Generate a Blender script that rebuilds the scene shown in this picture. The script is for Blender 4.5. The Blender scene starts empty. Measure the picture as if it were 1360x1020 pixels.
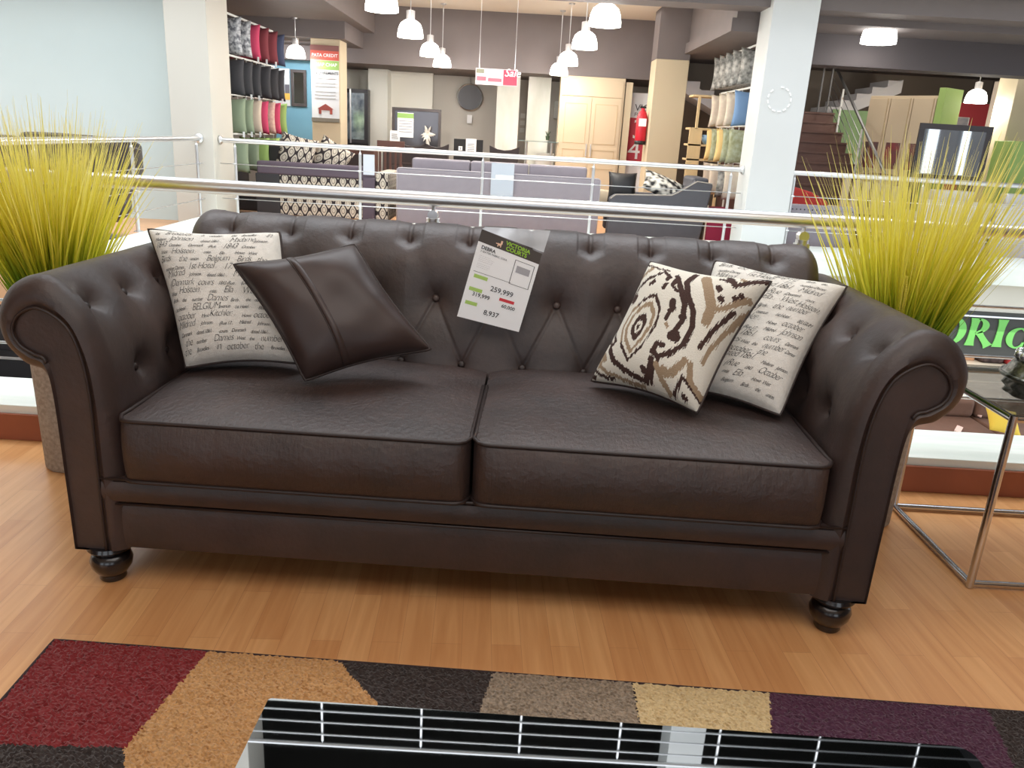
import bpy, bmesh, math, random
from math import sin, cos, pi, radians, sqrt, exp, atan2, hypot
from mathutils import Vector, Matrix, Euler
random.seed(7)
S = bpy.context.scene
COL = S.collection
# ------------------------------------------------------------------ camera
F_PX = 1050.0; CAMZ = 1.35
CR = Matrix.Rotation(pi/2 - radians(17.65), 3, 'X') @ Matrix.Rotation(radians(3.3), 3, 'Z')
CC = Vector((0, 0, CAMZ))
cam = bpy.data.objects.new('camera', bpy.data.cameras.new('camera')); COL.objects.link(cam)
cam.data.sensor_fit = 'HORIZONTAL'; cam.data.sensor_width = 36.0; cam.data.lens = 36.0*F_PX/1360.0
cam.data.clip_end = 200; cam.data.clip_start = 0.05
cam.matrix_world = Matrix.Translation(CC) @ CR.to_4x4()
S.camera = cam
def ray(x, y): return CR @ Vector(((x-680)/F_PX, -(y-510)/F_PX, -1.0))
def aty(x, y, Y): d = ray(x, y); return CC + d*(Y/d.y)
def atz(x, y, z): d = ray(x, y); return CC + d*((z-CC.z)/d.z)
def atx(x, y, X): d = ray(x, y); return CC + d*(X/d.x)
# ------------------------------------------------------------------ materials
def lin(c):
    r = []
    for v in c:
        v = v/255.0
        r.append(v/12.92 if v <= 0.04045 else ((v+0.055)/1.055)**2.4)
    return (r[0], r[1], r[2], 1.0)
MATS = {}
def mat(name, rgb, rough=0.6, metal=0.0, var=0.0, vscale=8.0, bump=0.0, bscale=40.0, emit=0.0, coat=0.0, spec=None, detail=4, sheen=0.0, rgb2=None, alpha=1.0, trans=0.0, stretch=None, bdist=0.01):
    if name in MATS: return MATS[name]
    m = bpy.data.materials.new(name); m.use_nodes = True; MATS[name] = m
    nt = m.node_tree; b = nt.nodes['Principled BSDF']; L = nt.links
    col = lin(rgb)
    b.inputs['Base Color'].default_value = col
    b.inputs['Roughness'].default_value = rough; b.inputs['Metallic'].default_value = metal
    if spec is not None: b.inputs['Specular IOR Level'].default_value = spec
    if coat: b.inputs['Coat Weight'].default_value = coat; b.inputs['Coat Roughness'].default_value = 0.1
    if sheen: b.inputs['Sheen Weight'].default_value = sheen
    if trans: b.inputs['Transmission Weight'].default_value = trans
    if alpha < 1: b.inputs['Alpha'].default_value = alpha
    if emit:
        b.inputs['Emission Color'].default_value = col; b.inputs['Emission Strength'].default_value = emit
    tc = nt.nodes.new('ShaderNodeTexCoord'); mp = nt.nodes.new('ShaderNodeMapping')
    L.new(tc.outputs['Object'], mp.inputs['Vector'])
    if stretch: mp.inputs['Scale'].default_value = stretch
    if var or rgb2:
        n = nt.nodes.new('ShaderNodeTexNoise'); n.inputs['Scale'].default_value = vscale; n.inputs['Detail'].default_value = detail
        L.new(mp.outputs[0], n.inputs['Vector'])
        r = nt.nodes.new('ShaderNodeValToRGB')
        c2 = lin(rgb2) if rgb2 else tuple(min(1, v*(1+var)) for v in col[:3])+(1,)
        c1 = col if rgb2 else tuple(v*(1-var) for v in col[:3])+(1,)
        r.color_ramp.elements[0].color = c1; r.color_ramp.elements[1].color = c2
        r.color_ramp.elements[0].position = 0.35; r.color_ramp.elements[1].position = 0.65
        L.new(n.outputs['Fac'], r.inputs[0]); L.new(r.outputs[0], b.inputs['Base Color'])
    if bump:
        n2 = nt.nodes.new('ShaderNodeTexNoise'); n2.inputs['Scale'].default_value = bscale; n2.inputs['Detail'].default_value = 5
        L.new(mp.outputs[0], n2.inputs['Vector'])
        bp = nt.nodes.new('ShaderNodeBump'); bp.inputs['Strength'].default_value = bump; bp.inputs['Distance'].default_value = bdist
        L.new(n2.outputs['Fac'], bp.inputs['Height']); L.new(bp.outputs[0], b.inputs['Normal'])
    return m
chrome = mat('chrome', (205, 207, 212), 0.18, 1.0)
steel = mat('brushed_steel', (226, 227, 229), 0.33, 1.0)
white = mat('white_paint', (232, 234, 230), 0.6, var=0.03, vscale=3)
black = mat('black_plastic', (22, 22, 24), 0.45)
# ------------------------------------------------------------------ object helpers
def new_obj(name, bm, m=None, parent=None, smooth=False, bevel=0.0, bseg=2, angle=None, world=True):
    me = bpy.data.meshes.new(name)
    bmesh.ops.recalc_face_normals(bm, faces=bm.faces[:]) if not getattr(bm, 'x_keep', False) else None
    bm.to_mesh(me); bm.free()
    o = bpy.data.objects.new(name, me); COL.objects.link(o)
    if m is not None:
        for k in (m if isinstance(m, (list, tuple)) else [m]): me.materials.append(k)
    if smooth:
        for p in me.polygons: p.use_smooth = True
    if parent is not None:
        o.parent = parent
        if world:
            pm = parent.matrix_basis
            if parent.parent: pm = parent.parent.matrix_basis @ pm
            me.transform(pm.inverted())
    if bevel:
        md = o.modifiers.new('bevel', 'BEVEL'); md.width = bevel; md.segments = bseg; md.limit_method = 'ANGLE'; md.angle_limit = radians(40)
        for p in me.polygons: p.use_smooth = True
        md.harden_normals = True
    if angle is not None:
        try: me.set_sharp_from_angle(angle=radians(angle))
        except Exception: pass
    return o
def tag(o, label=None, cat=None, group=None, kind=None):
    if label: o['label'] = label
    if cat: o['category'] = cat
    if group: o['group'] = group
    if kind: o['kind'] = kind
    return o
def thing(name, label, cat, loc=(0, 0, 0), rz=0.0, group=None):
    o = bpy.data.objects.new(name, None); COL.objects.link(o)
    o.empty_display_size = 0.1
    o.matrix_basis = Matrix.Translation(Vector(loc)) @ Matrix.Rotation(rz, 4, 'Z')
    return tag(o, label, cat, group)
def struct(name, bm, m, **k):
    return tag(new_obj(name, bm, m, **k), kind='structure')
def BM(): return bmesh.new()
def box(bm, x0, x1, y0, y1, z0, z1, mi=0, M=None):
    vs = [bm.verts.new(p) for p in [(x0,y0,z0),(x1,y0,z0),(x1,y1,z0),(x0,y1,z0),(x0,y0,z1),(x1,y0,z1),(x1,y1,z1),(x0,y1,z1)]]
    if M is not None:
        for v in vs: v.co = M @ v.co
    for f in [(0,3,2,1),(4,5,6,7),(0,1,5,4),(1,2,6,5),(2,3,7,6),(3,0,4,7)]:
        bm.faces.new([vs[i] for i in f]).material_index = mi
    return bm
def bx(x0, x1, y0, y1, z0, z1, M=None): return box(BM(), x0, x1, y0, y1, z0, z1, 0, M)
def tube(bm, pts, r, seg=10, mi=0, closed=False, cap=True):
    pts = [Vector(p) for p in pts]; n = len(pts); rings = []
    rr = r if isinstance(r, (list, tuple)) else [r]*n
    prev = None
    for i, p in enumerate(pts):
        if closed: t = pts[(i+1) % n] - pts[i-1]
        else: t = pts[min(i+1, n-1)] - pts[max(i-1, 0)]
        t.normalize()
        if prev is None:
            a = Vector((0, 0, 1)) if abs(t.z) < 0.9 else Vector((1, 0, 0))
            u = t.cross(a).normalized()
        else:
            u = (prev - t*prev.dot(t)).normalized()
        prev = u; w = t.cross(u)
        rings.append([bm.verts.new(p + (u*cos(2*pi*k/seg) + w*sin(2*pi*k/seg))*rr[i]) for k in range(seg)])
    for i in range(n if closed else n-1):
        A, B = rings[i], rings[(i+1) % n]
        for k in range(seg):
            bm.faces.new((A[k], A[(k+1) % seg], B[(k+1) % seg], B[k])).material_index = mi
    if cap and not closed:
        bm.faces.new(rings[0][::-1]).material_index = mi; bm.faces.new(rings[-1]).material_index = mi
    return bm
def lathe(bm, prof, c=(0, 0, 0), seg=24, mi=0, cap=True):
    c = Vector(c); rings = []
    for r, z in prof:
        rings.append([bm.verts.new(c + Vector((r*cos(2*pi*k/seg), r*sin(2*pi*k/seg), z))) for k in range(seg)])
    for A, B in zip(rings, rings[1:]):
        for k in range(seg):
            bm.faces.new((A[k], A[(k+1) % seg], B[(k+1) % seg], B[k])).material_index = mi
    if cap:
        if prof[0][0] > 1e-4: bm.faces.new(rings[0][::-1]).material_index = mi
        if prof[-1][0] > 1e-4: bm.faces.new(rings[-1]).material_index = mi
    return bm
def prism(bm, poly, axis, a, b, mi=0):
    # poly of 2-D points extruded along axis between a and b
    def P(p, t):
        return {'x': (t, p[0], p[1]), 'y': (p[0], t, p[1]), 'z': (p[0], p[1], t)}[axis]
    A = [bm.verts.new(P(p, a)) for p in poly]; B = [bm.verts.new(P(p, b)) for p in poly]
    n = len(poly)
    bm.faces.new(A).material_index = mi; bm.faces.new(B[::-1]).material_index = mi
    for i in range(n):
        bm.faces.new((A[i], B[i], B[(i+1) % n], A[(i+1) % n])).material_index = mi
    return bm
def grid(bm, fn, nu, nv, mi=0, mfn=None, closeu=False):
    G = [[bm.verts.new(fn(i/nu, j/nv)) for j in range(nv+1)] for i in range(nu if closeu else nu+1)]
    for i in range(nu):
        for j in range(nv):
            f = bm.faces.new((G[i][j], G[(i+1) % len(G)][j], G[(i+1) % len(G)][j+1], G[i][j+1]))
            f.material_index = mfn((i+.5)/nu, (j+.5)/nv) if mfn else mi
            f.smooth = True
    return G
def catmull(P, sub):
    out = []; n = len(P)
    for i in range(n-1):
        p0 = Vector(P[max(i-1, 0)]); p1 = Vector(P[i]); p2 = Vector(P[i+1]); p3 = Vector(P[min(i+2, n-1)])
        for s in range(sub):
            t = s/sub
            out.append(0.5*((2*p1) + (p2-p0)*t + (2*p0-5*p1+4*p2-p3)*t*t + (3*p1-p0-3*p2+p3)*t*t*t))
    out.append(Vector(P[-1])); return out
def text_mesh(s, size=1.0, shear=0.0, offset=0.0, align='LEFT', space=1.0):
    cu = bpy.data.curves.new('t', 'FONT'); cu.body = s; cu.size = size; cu.shear = shear; cu.offset = offset
    cu.align_x = align; cu.space_character = space; cu.resolution_u = 3
    o = bpy.data.objects.new('t', cu); COL.objects.link(o)
    dg = bpy.context.evaluated_depsgraph_get(); dg.update()
    me = bpy.data.meshes.new_from_object(o.evaluated_get(dg))
    vs = [v.co.copy() for v in me.vertices]; fs = [tuple(p.vertices) for p in me.polygons]
    bpy.data.objects.remove(o); bpy.data.curves.remove(cu); bpy.data.meshes.remove(me)
    return vs, fs
def put_text(bm, s, fn, size, mi=0, x0=0.0, y0=0.0, shear=0.0, offset=0.0, rot=0.0, align='LEFT', space=1.0, sx=1.0):
    """place text vertices through fn(x, y) -> Vector"""
    vs, fs = text_mesh(s, size, shear, offset, align, space)
    nv = []
    for v in vs:
        x, y = v.x*sx, v.y
        if rot: x, y = x*cos(rot)-y*sin(rot), x*sin(rot)+y*cos(rot)
        nv.append(bm.verts.new(fn(x0+x, y0+y)))
    for f in fs:
        try: bm.faces.new([nv[i] for i in f]).material_index = mi
        except ValueError: pass
# ================================================================== THE SETTING
# wood floor material: planks running away from the camera
def wood_floor():
    m = bpy.data.materials.new('beech_laminate'); m.use_nodes = True; nt = m.node_tree; L = nt.links
    b = nt.nodes['Principled BSDF']
    tc = nt.nodes.new('ShaderNodeTexCoord'); mp = nt.nodes.new('ShaderNodeMapping'); L.new(tc.outputs['Object'], mp.inputs[0])
    mp.inputs['Rotation'].default_value = (0, 0, radians(87))
    br = nt.nodes.new('ShaderNodeTexBrick'); br.offset = 0.37; br.inputs['Scale'].default_value = 1.0
    br.inputs['Brick Width'].default_value = 0.62; br.inputs['Row Height'].default_value = 0.082
    br.inputs['Mortar Size'].default_value = 0.0006; br.inputs['Mortar Smooth'].default_value = 0.3
    br.inputs['Color1'].default_value = lin((226, 174, 120)); br.inputs['Color2'].default_value = lin((211, 155, 103)); br.inputs['Mortar'].default_value = lin((186, 132, 88))
    L.new(mp.outputs[0], br.inputs['Vector'])
    m2 = nt.nodes.new('ShaderNodeMapping'); m2.inputs['Scale'].default_value = (1.6, 26, 1); L.new(mp.outputs[0], m2.inputs[0])
    n = nt.nodes.new('ShaderNodeTexNoise'); n.inputs['Scale'].default_value = 1.6; n.inputs['Detail'].default_value = 6; n.inputs['Distortion'].default_value = 0.6
    L.new(m2.outputs[0], n.inputs['Vector'])
    r = nt.nodes.new('ShaderNodeValToRGB'); r.color_ramp.elements[0].position = 0.3; r.color_ramp.elements[1].position = 0.7
    r.color_ramp.elements[0].color = lin((236, 226, 216)); r.color_ramp.elements[1].color = (1, 1, 1, 1)
    L.new(n.outputs['Fac'], r.inputs[0])
    mx = nt.nodes.new('ShaderNodeMix'); mx.data_type = 'RGBA'; mx.blend_type = 'MULTIPLY'; mx.inputs[0].default_value = 1
    L.new(br.outputs['Color'], mx.inputs[6]); L.new(r.outputs[0], mx.inputs[7]); L.new(mx.outputs[2], b.inputs['Base Color'])
    b.inputs['Roughness'].default_value = 0.32
    return m
WOOD = wood_floor()
terra = mat('terracotta_skirting', (150, 84, 58), 0.45, var=0.08, vscale=5)
offwhite = mat('warm_white_paint', (222, 220, 208), 0.6)
brownsoffit = mat('taupe_soffit_paint', (116, 108, 107), 0.75, var=0.04, vscale=2)
ceilwhite = mat('ceiling_white', (226, 218, 204), 0.8)
beige = mat('beige_column_paint', (202, 188, 160), 0.6)
struct('floor', bx(-7, 6, -4.5, 3.08, -0.3, 0), WOOD)
ftile = mat('far_floor_laminate', (206, 158, 116), 0.4, var=0.08, vscale=3)
bm = bx(-9, 9, 9.5, 19, -0.3, 0); struct('floor_far', bm, ftile)
struct('floor_left', bx(-9, -3.95, 6.6, 10.8, -0.3, 0.002), ftile)
struct('floor_lower', bx(-9, 14, 0, 24, -3.7, -3.4), mat('lower_floor_tile', (190, 178, 158), 0.4, var=0.05, vscale=2))
# near kerb
kerbwhite = mat('kerb_white_marble', (238, 242, 236), 0.35, rgb2=(222, 230, 222), vscale=3, stretch=(0.6, 6, 1))
struct('trim_1', bx(-7, 6, 3.085, 3.44, -0.1, 0.15), kerbwhite, bevel=0.004)
struct('baseboard_near', bx(-7, 6, 3.068, 3.084, 0.0, 0.115), terra, bevel=0.002)
struct('trim_2', bx(-7, 6, 3.1, 3.40, -0.7, -0.1), offwhite)
# far kerb, fascia
struct('trim_3', bx(-3.2, 9, 9.3, 10.42, -0.05, 0.15), kerbwhite, bevel=0.004)
struct('trim_4', bx(-3.2, 9, 9.36, 9.56, -0.38, -0.05), mat('fascia_putty', (206, 204, 192), 0.6))
# left ledge / bulkhead
struct('trim_5', bx(-3.95, -3.2, 6.83, 10.4, -0.06, 0.15), kerbwhite, bevel=0.004)
struct('trim_6', bx(-3.93, -3.2, 6.85, 10.4, -2.0, -0.06), mat('bulkhead_white', (240, 240, 236), 0.6))
# walls
struct('wall_left_panel', bx(-9, -4.42, 10.5, 10.6, 0, 4.2), mat('pale_blue_grey_panel', (202, 216, 216), 0.5, var=0.02, vscale=1))
struct('wall_left', bx(-9.1, -9, 3.0, 19, -.3, 11), white)
struct('wall_lower_left', bx(-9.3, -9.2, 0, 24, -3.4, -.3), white)
struct('wall_back', bx(-9, 9, 17.0, 17.1, 0, 3.6), mat('back_wall_warm_grey', (206, 202, 194), 0.7))
wr_ = BM(); wys = [(3.0, 4.2), (4.9, 5.7), (6.2, 7.2), (7.7, 8.3), (9.4, 19)]
for a, b in wys: box(wr_, 9, 9.1, a, b, -.3, 11)
for a, b in zip(wys, wys[1:]): box(wr_, 9, 9.1, a[1], b[0], -.3, .7); box(wr_, 9, 9.1, a[1], b[0], 2.5, 11)
struct('wall_right', wr_, mat('right_wall_dark', (92, 92, 96), .8))
struct('wall_lower_back', bx(-9, 14, 23.9, 24, -3.4, -0.3), mat('lower_wall', (190, 182, 164), 0.7))
struct('wall_blue', bx(-4.6, -3.5, 15.2, 15.3, 0, 2.42), mat('teal_blue_paint', (110, 160, 182), 0.6))
nw = BM()      # wall behind the viewer with tall windows
wx = [(-7, -5.6), (-3.2, -2.2), (.2, 1.2), (3.6, 6)]
for a, b in wx: box(nw, a, b, -4.6, -4.5, 0, 3.1)
for a, b in zip(wx, wx[1:]): box(nw, a[1], b[0], -4.6, -4.5, 0, .4); box(nw, a[1], b[0], -4.6, -4.5, 2.75, 3.1)
struct('wall_front', nw, mat('front_wall_grey', (120, 116, 112), .8))
struct('wall_side_near', bx(-7.1, -7, -4.5, 3.0, 0, 3.1), mat('front_wall_grey', (120, 116, 112), .8))
struct('wall_side_near_right', bx(6, 6.1, -4.5, 3.0, 0, 3.1), mat('front_wall_grey', (120, 116, 112), .8))
# columns: through all floors
def column(name, x0, x1, y0, y1, z1, m, z0=0.0):
    return struct(name, bx(x0, x1, y0, y1, z0, z1), m, bevel=0.008)
colwhite = mat('column_white', (208, 210, 208), 0.5, var=0.015, vscale=2)
colwarm = mat('column_warm', (200, 196, 186), 0.55)
column('trim_7', -4.30, -3.80, 10.0, 10.7, 10.9, colwarm)
column('trim_8', 2.715, 3.25, 9.9, 10.42, 10.9, colwhite)
column('trim_9', 1.97, 2.49, 13.4, 13.95, 2.57, beige)
struct('ceiling_column_collar', bx(1.97, 2.49, 13.4, 13.95, 2.571, 3.31), brownsoffit)
cm_ = aty(1035, 132, 9.895); gb = BM()
for i in range(13):
    a = i*2*pi/13
    if i == 4: continue
    box(gb, -.012, .012, -.004, .004, -.005, .005, 0, Matrix.Translation((cm_.x+.135*cos(a), 9.894, cm_.z+.135*sin(a)))@Matrix.Rotation(-a+pi/2, 4, 'Y')@Matrix.Diagonal((1.6, 1, 1.6, 1)))
gm = new_obj('adhesive_marks', gb, mat('dried_glue_white', (250, 250, 248), .4), bpy.data.objects['trim_8']); gm['label'] = 'ring of dried white glue marks'; gm['kind'] = 'structure'
# ceilings
CE = 3.32
struct('ceiling', bx(-7, 7, -4.5, 3.0, 3.1, 3.6), ceilwhite)
struct('ceiling_far', bx(-9, 9, 10.0, 19, CE, 3.6), ceilwhite)
bm = BM()
box(bm, -9, 9, 10.02, 10.45, 2.88, CE-0.001)            # front beam
box(bm, -9, -2.75, 10.45, 15.0, 2.86, CE-0.001)          # left soffit
box(bm, 2.45, 9, 10.45, 17.0, 2.80, CE-0.001)            # right soffit
box(bm, -9, 2.45, 15.0, 17.0, 2.36, CE-0.001)               # rear band
box(bm, -9, -2.95, 13.5, 15.0, 2.6, 2.87)
box(bm, 2.40, 3.25, 10.46, 14.0, 2.66, 2.81)
struct('ceiling_soffit', bm, brownsoffit)
struct('ceiling_beam', bx(3.3, 8.99, 11.3, 11.7, 2.42, 2.799), mat('shade_darkened_taupe', (84, 78, 80), .8))  # taupe darker than the soffit: shade below it put into the colour
struct('wall_side_far', bx(8.9, 9, 9.5, 17, 0, 3.6), brownsoffit)
# upper floors round the void
struct('trim_10', bx(-9, 9, 9.6, 10.0, 3.1, 3.75), white)
struct('trim_11', bx(-9, 9, 9.5, 10.1, 6.95, 7.5), white)
struct('floor_upper', bx(-9, 9, 10.0, 17, 7.0, 7.35), mat('dark_ceiling', (40, 38, 36), 0.8))
struct('ceiling_upper', bx(-9, 9, 9.9, 17, 10.3, 10.6), MATS['dark_ceiling'])
struct('wall_upper', bx(-9, 9, 14.0, 14.1, 7.35, 10.3), mat('dark_olive_wall', (34, 36, 28), 0.85))
struct('wall_upper_first', bx(-9, 9, 16.0, 16.1, 3.6, 7.0), MATS['dark_ceiling'])
# ================================================================== RAILINGS
def railing(label, p0, p1, ztop, zbase, posts, cabz, r=0.03, pr=0.019, cr=0.0055, double=False, flange=None, name='metal_railing', zclip=0):
    p0 = Vector(p0); p1 = Vector(p1); d = (p1-p0).normalized(); nrm = Vector((-d.y, d.x, 0))
    t = thing(name, label, 'railing', (p0.x, p0.y, zbase))
    bm = BM(); tube(bm, [p0 + Vector((0,0,ztop)), p1 + Vector((0,0,ztop))], r, 16); new_obj('handrail', bm, steel, t, smooth=True, angle=40)
    for s in posts:
        q = p0 + d*s
        bm = BM()
        if double:
            for e in (-0.021, 0.021):
                c = q + d*e
                box(bm, c.x-0.006, c.x+0.006, c.y-0.02, c.y+0.02, zbase+0.001, ztop-0.09)
            tube(bm, [q+Vector((0,0,ztop-0.12)), q+Vector((0,0,ztop-0.075))], 0.026, 14)
            tube(bm, [q+nrm*0.02+Vector((0,0,ztop-0.062)), q-nrm*0.02+Vector((0,0,ztop-0.062))], 0.021, 14)
            tube(bm, [q+Vector((0,0,ztop-0.06)), q+Vector((0,0,ztop-r*0.6))], 0.008, 8)
            lathe(bm, [(0.05, 0), (0.05, 0.01), (0.0, 0.012)], (q.x, q.y, zbase+0.001), 16)
        else:
            tube(bm, [q+Vector((0,0,zbase+0.001)), q+Vector((0,0,ztop-0.075))], pr, 12)
            tube(bm, [q+Vector((0,0,ztop-0.075)), q+Vector((0,0,ztop-0.05))], [pr, 0.008], 12)
            tube(bm, [q+Vector((0,0,ztop-0.05)), q+Vector((0,0,ztop-r*0.7))], 0.008, 8)
            lathe(bm, [(0.045, 0), (0.045, 0.008), (0.0, 0.01)], (q.x, q.y, zbase+0.001), 16)
        new_obj('post', bm, steel, t, smooth=True, angle=40)
        for z in cabz:
            bm = BM(); c = q - nrm*(pr+0.012) + Vector((0, 0, z))
            tube(bm, [c+d*0.018, c-d*0.018], 0.011, 10); tube(bm, [c, c+nrm*0.02], 0.006, 8)
            new_obj('cable_clip', bm, steel, t, smooth=True, angle=40)
    for z in cabz:
        bm = BM(); o = -nrm*(pr+0.012)
        tube(bm, [p0+o+Vector((0,0,z)), p1+o+Vector((0,0,z))], cr, 8)
        new_obj('cable', bm, steel, t, smooth=True)
    for f in (flange or []):
        q = p0 if f == 0 else p1; s = d if f == 0 else -d
        bm = BM(); tube(bm, [q+Vector((0,0,ztop)), q+s*0.012+Vector((0,0,ztop)), q+s*0.03+Vector((0,0,ztop))], [0.055, 0.055, 0.035], 18)
        new_obj('wall_flange', bm, steel, t, smooth=True, angle=40)
    return t
CZ = [0.78, 0.56, 0.355]
railing('thick steel handrail with cables running right behind the brown tufted sofa', (-3.4, 3.25, 0), (5.2, 3.25, 0), 1.075, 0.15,
        [3.4-0.358-1.5*1, 3.4-0.358, 3.4+1.14, 3.4+2.64, 3.4+4.14, 0.3], [0.775, 0.565, 0.38], r=0.029, pr=0.016, cr=0.0065, double=True)
railing('steel side railing with thin cables left of the void by the dark tub chair', (-3.97, 4.6, 0), (-3.97, 9.99, 0), 1.07, 0.15 if False else 0.15, [3.65, 5.3, 2.0, 0.4], CZ, flange=[1])
railing('long steel railing across the void between the two pillars', (-3.79, 10.2, 0), (2.71, 10.2, 0), 1.06, 0.15, [0.18, 1.74, 3.27, 4.65, 6.36], CZ, flange=[0, 1])
railing('steel railing across the void right of the white pillar, in front of the staircase', (3.26, 10.2, 0), (8.9, 10.2, 0), 1.06, 0.15, [0.1, 1.7, 3.3, 4.9], CZ, flange=[0])
railing('steel railing of the upper gallery, seen mirrored in the black glass table', (-9, 9.6, 0), (8.9, 9.6, 0), 8.33, 7.5, [0.6+1.47*i for i in range(12)], [8.12, 7.9, 7.7], cr=0.012, pr=0.02)
# ================================================================== SOFA
def leather(name='dark_brown_suede_leather', wr=(1.6, 1.6, 0.9), bs=.22):
    m = bpy.data.materials.new(name); m.use_nodes = True; nt = m.node_tree; L = nt.links; b = nt.nodes['Principled BSDF']
    tc = nt.nodes.new('ShaderNodeTexCoord')
    n = nt.nodes.new('ShaderNodeTexNoise'); n.inputs['Scale'].default_value = 5; n.inputs['Detail'].default_value = 8; n.inputs['Roughness'].default_value = 0.65
    L.new(tc.outputs['Object'], n.inputs['Vector'])
    r = nt.nodes.new('ShaderNodeValToRGB'); e = r.color_ramp.elements; e[0].position = 0.3; e[1].position = 0.72
    e[0].color = lin((40, 29, 27)); e[1].color = lin((64, 46, 41))
    L.new(n.outputs['Fac'], r.inputs[0]); L.new(r.outputs[0], b.inputs['Base Color'])
    n2 = nt.nodes.new('ShaderNodeTexNoise'); n2.inputs['Scale'].default_value = 9; n2.inputs['Detail'].default_value = 8; n2.inputs['Roughness'].default_value = 0.7
    mp = nt.nodes.new('ShaderNodeMapping'); mp.inputs['Scale'].default_value = wr; L.new(tc.outputs['Object'], mp.inputs[0]); L.new(mp.outputs[0], n2.inputs['Vector'])
    r2 = nt.nodes.new('ShaderNodeMapRange'); r2.inputs[3].default_value = 0.40; r2.inputs[4].default_value = 0.60
    L.new(n2.outputs['Fac'], r2.inputs[0]); L.new(r2.outputs[0], b.inputs['Roughness'])
    n3 = nt.nodes.new('ShaderNodeTexNoise'); n3.inputs['Scale'].default_value = 55; n3.inputs['Detail'].default_value = 6
    L.new(tc.outputs['Object'], n3.inputs['Vector'])
    ad = nt.nodes.new('ShaderNodeMath'); ad.operation = 'ADD'; L.new(n3.outputs['Fac'], ad.inputs[0]); L.new(n2.outputs['Fac'], ad.inputs[1])
    bp = nt.nodes.new('ShaderNodeBump'); bp.inputs['Strength'].default_value = bs; bp.inputs['Distance'].default_value = 0.006
    L.new(ad.outputs[0], bp.inputs['Height']); L.new(bp.outputs[0], b.inputs['Normal'])
    b.inputs['Specular IOR Level'].default_value = 0.75
    return m
LEA = leather()
LEAC = leather('creased_seat_leather', (5.0, 1.4, 0.8), .55)
PIPE = mat('dark_piping_leather', (44, 33, 31), 0.45)
sofa = thing('chesterfield_sofa', 'dark brown tufted chesterfield sofa with rolled arms on turned black feet', 'sofa', (-0.10, 2.01, 0), radians(-1.3))
SM = sofa.matrix_basis.copy()
def so(name, bm, m=None, **k): return new_obj(name, bm, m or LEA, sofa, world=False, **k)
# ---- base with two front bands
def bulged_panel(bm, x0, x1, ya, z0, z1, bulge, depth):
    prof = [(ya+depth, z0), (ya+0.012, z0), (ya+0.002, z0+0.006)]
    for i in range(1, 8):
        t = i/8; prof.append((ya - bulge*sin(pi*t), z0+(z1-z0)*t))
    prof += [(ya+0.002, z1-0.006), (ya+0.014, z1), (ya+depth, z1)]
    prism(bm, prof, 'x', x0, x1)
bm = BM(); bulged_panel(bm, -1.065, 1.065, 0.022, 0.118, 0.268, 0.004, 0.85); so('base_panel', bm, smooth=True, angle=35)
bm = BM(); bulged_panel(bm, -1.06, 1.06, 0.012, 0.270, 0.350, 0.010, 0.85); so('seat_rail', bm, smooth=True, angle=35)
# ---- arms
AO = [(.99,.118),(.99,.40),(.998,.58),(1.02,.72),(1.07,.84),(1.16,.915),(1.25,.895),(1.303,.82),(1.30,.735),(1.25,.67),(1.19,.645),(1.167,.58),(1.16,.35),(1.156,.118)]
AP = [(1.058,.118),(1.057,.40),(1.056,.58),(1.067,.70),(1.10,.79),(1.17,.835),(1.225,.815),(1.248,.772),(1.235,.732),(1.20,.708),(1.168,.69),(1.154,.60),(1.150,.35),(1.148,.118)]
SUB = 8
AO = [Vector((p[0], p[1])) for p in AO]; AP = [Vector((p[0], p[1])) for p in AP]
AOc = catmull(AO, SUB); APc = catmull(AP, SUB)
def pitfield(P, centers, r, depth):
    d = 0.0
    for c in centers:
        q = (P - c).length
        if q < 3*r: d = max(d, depth*exp(-(q/r)**1.3*1.2))
    return d
arm_btn = [(1.075, y, .845) for y in (.13, .335, .54, .745)] + [(1.0, y, .62) for y in (.235, .44)]
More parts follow.
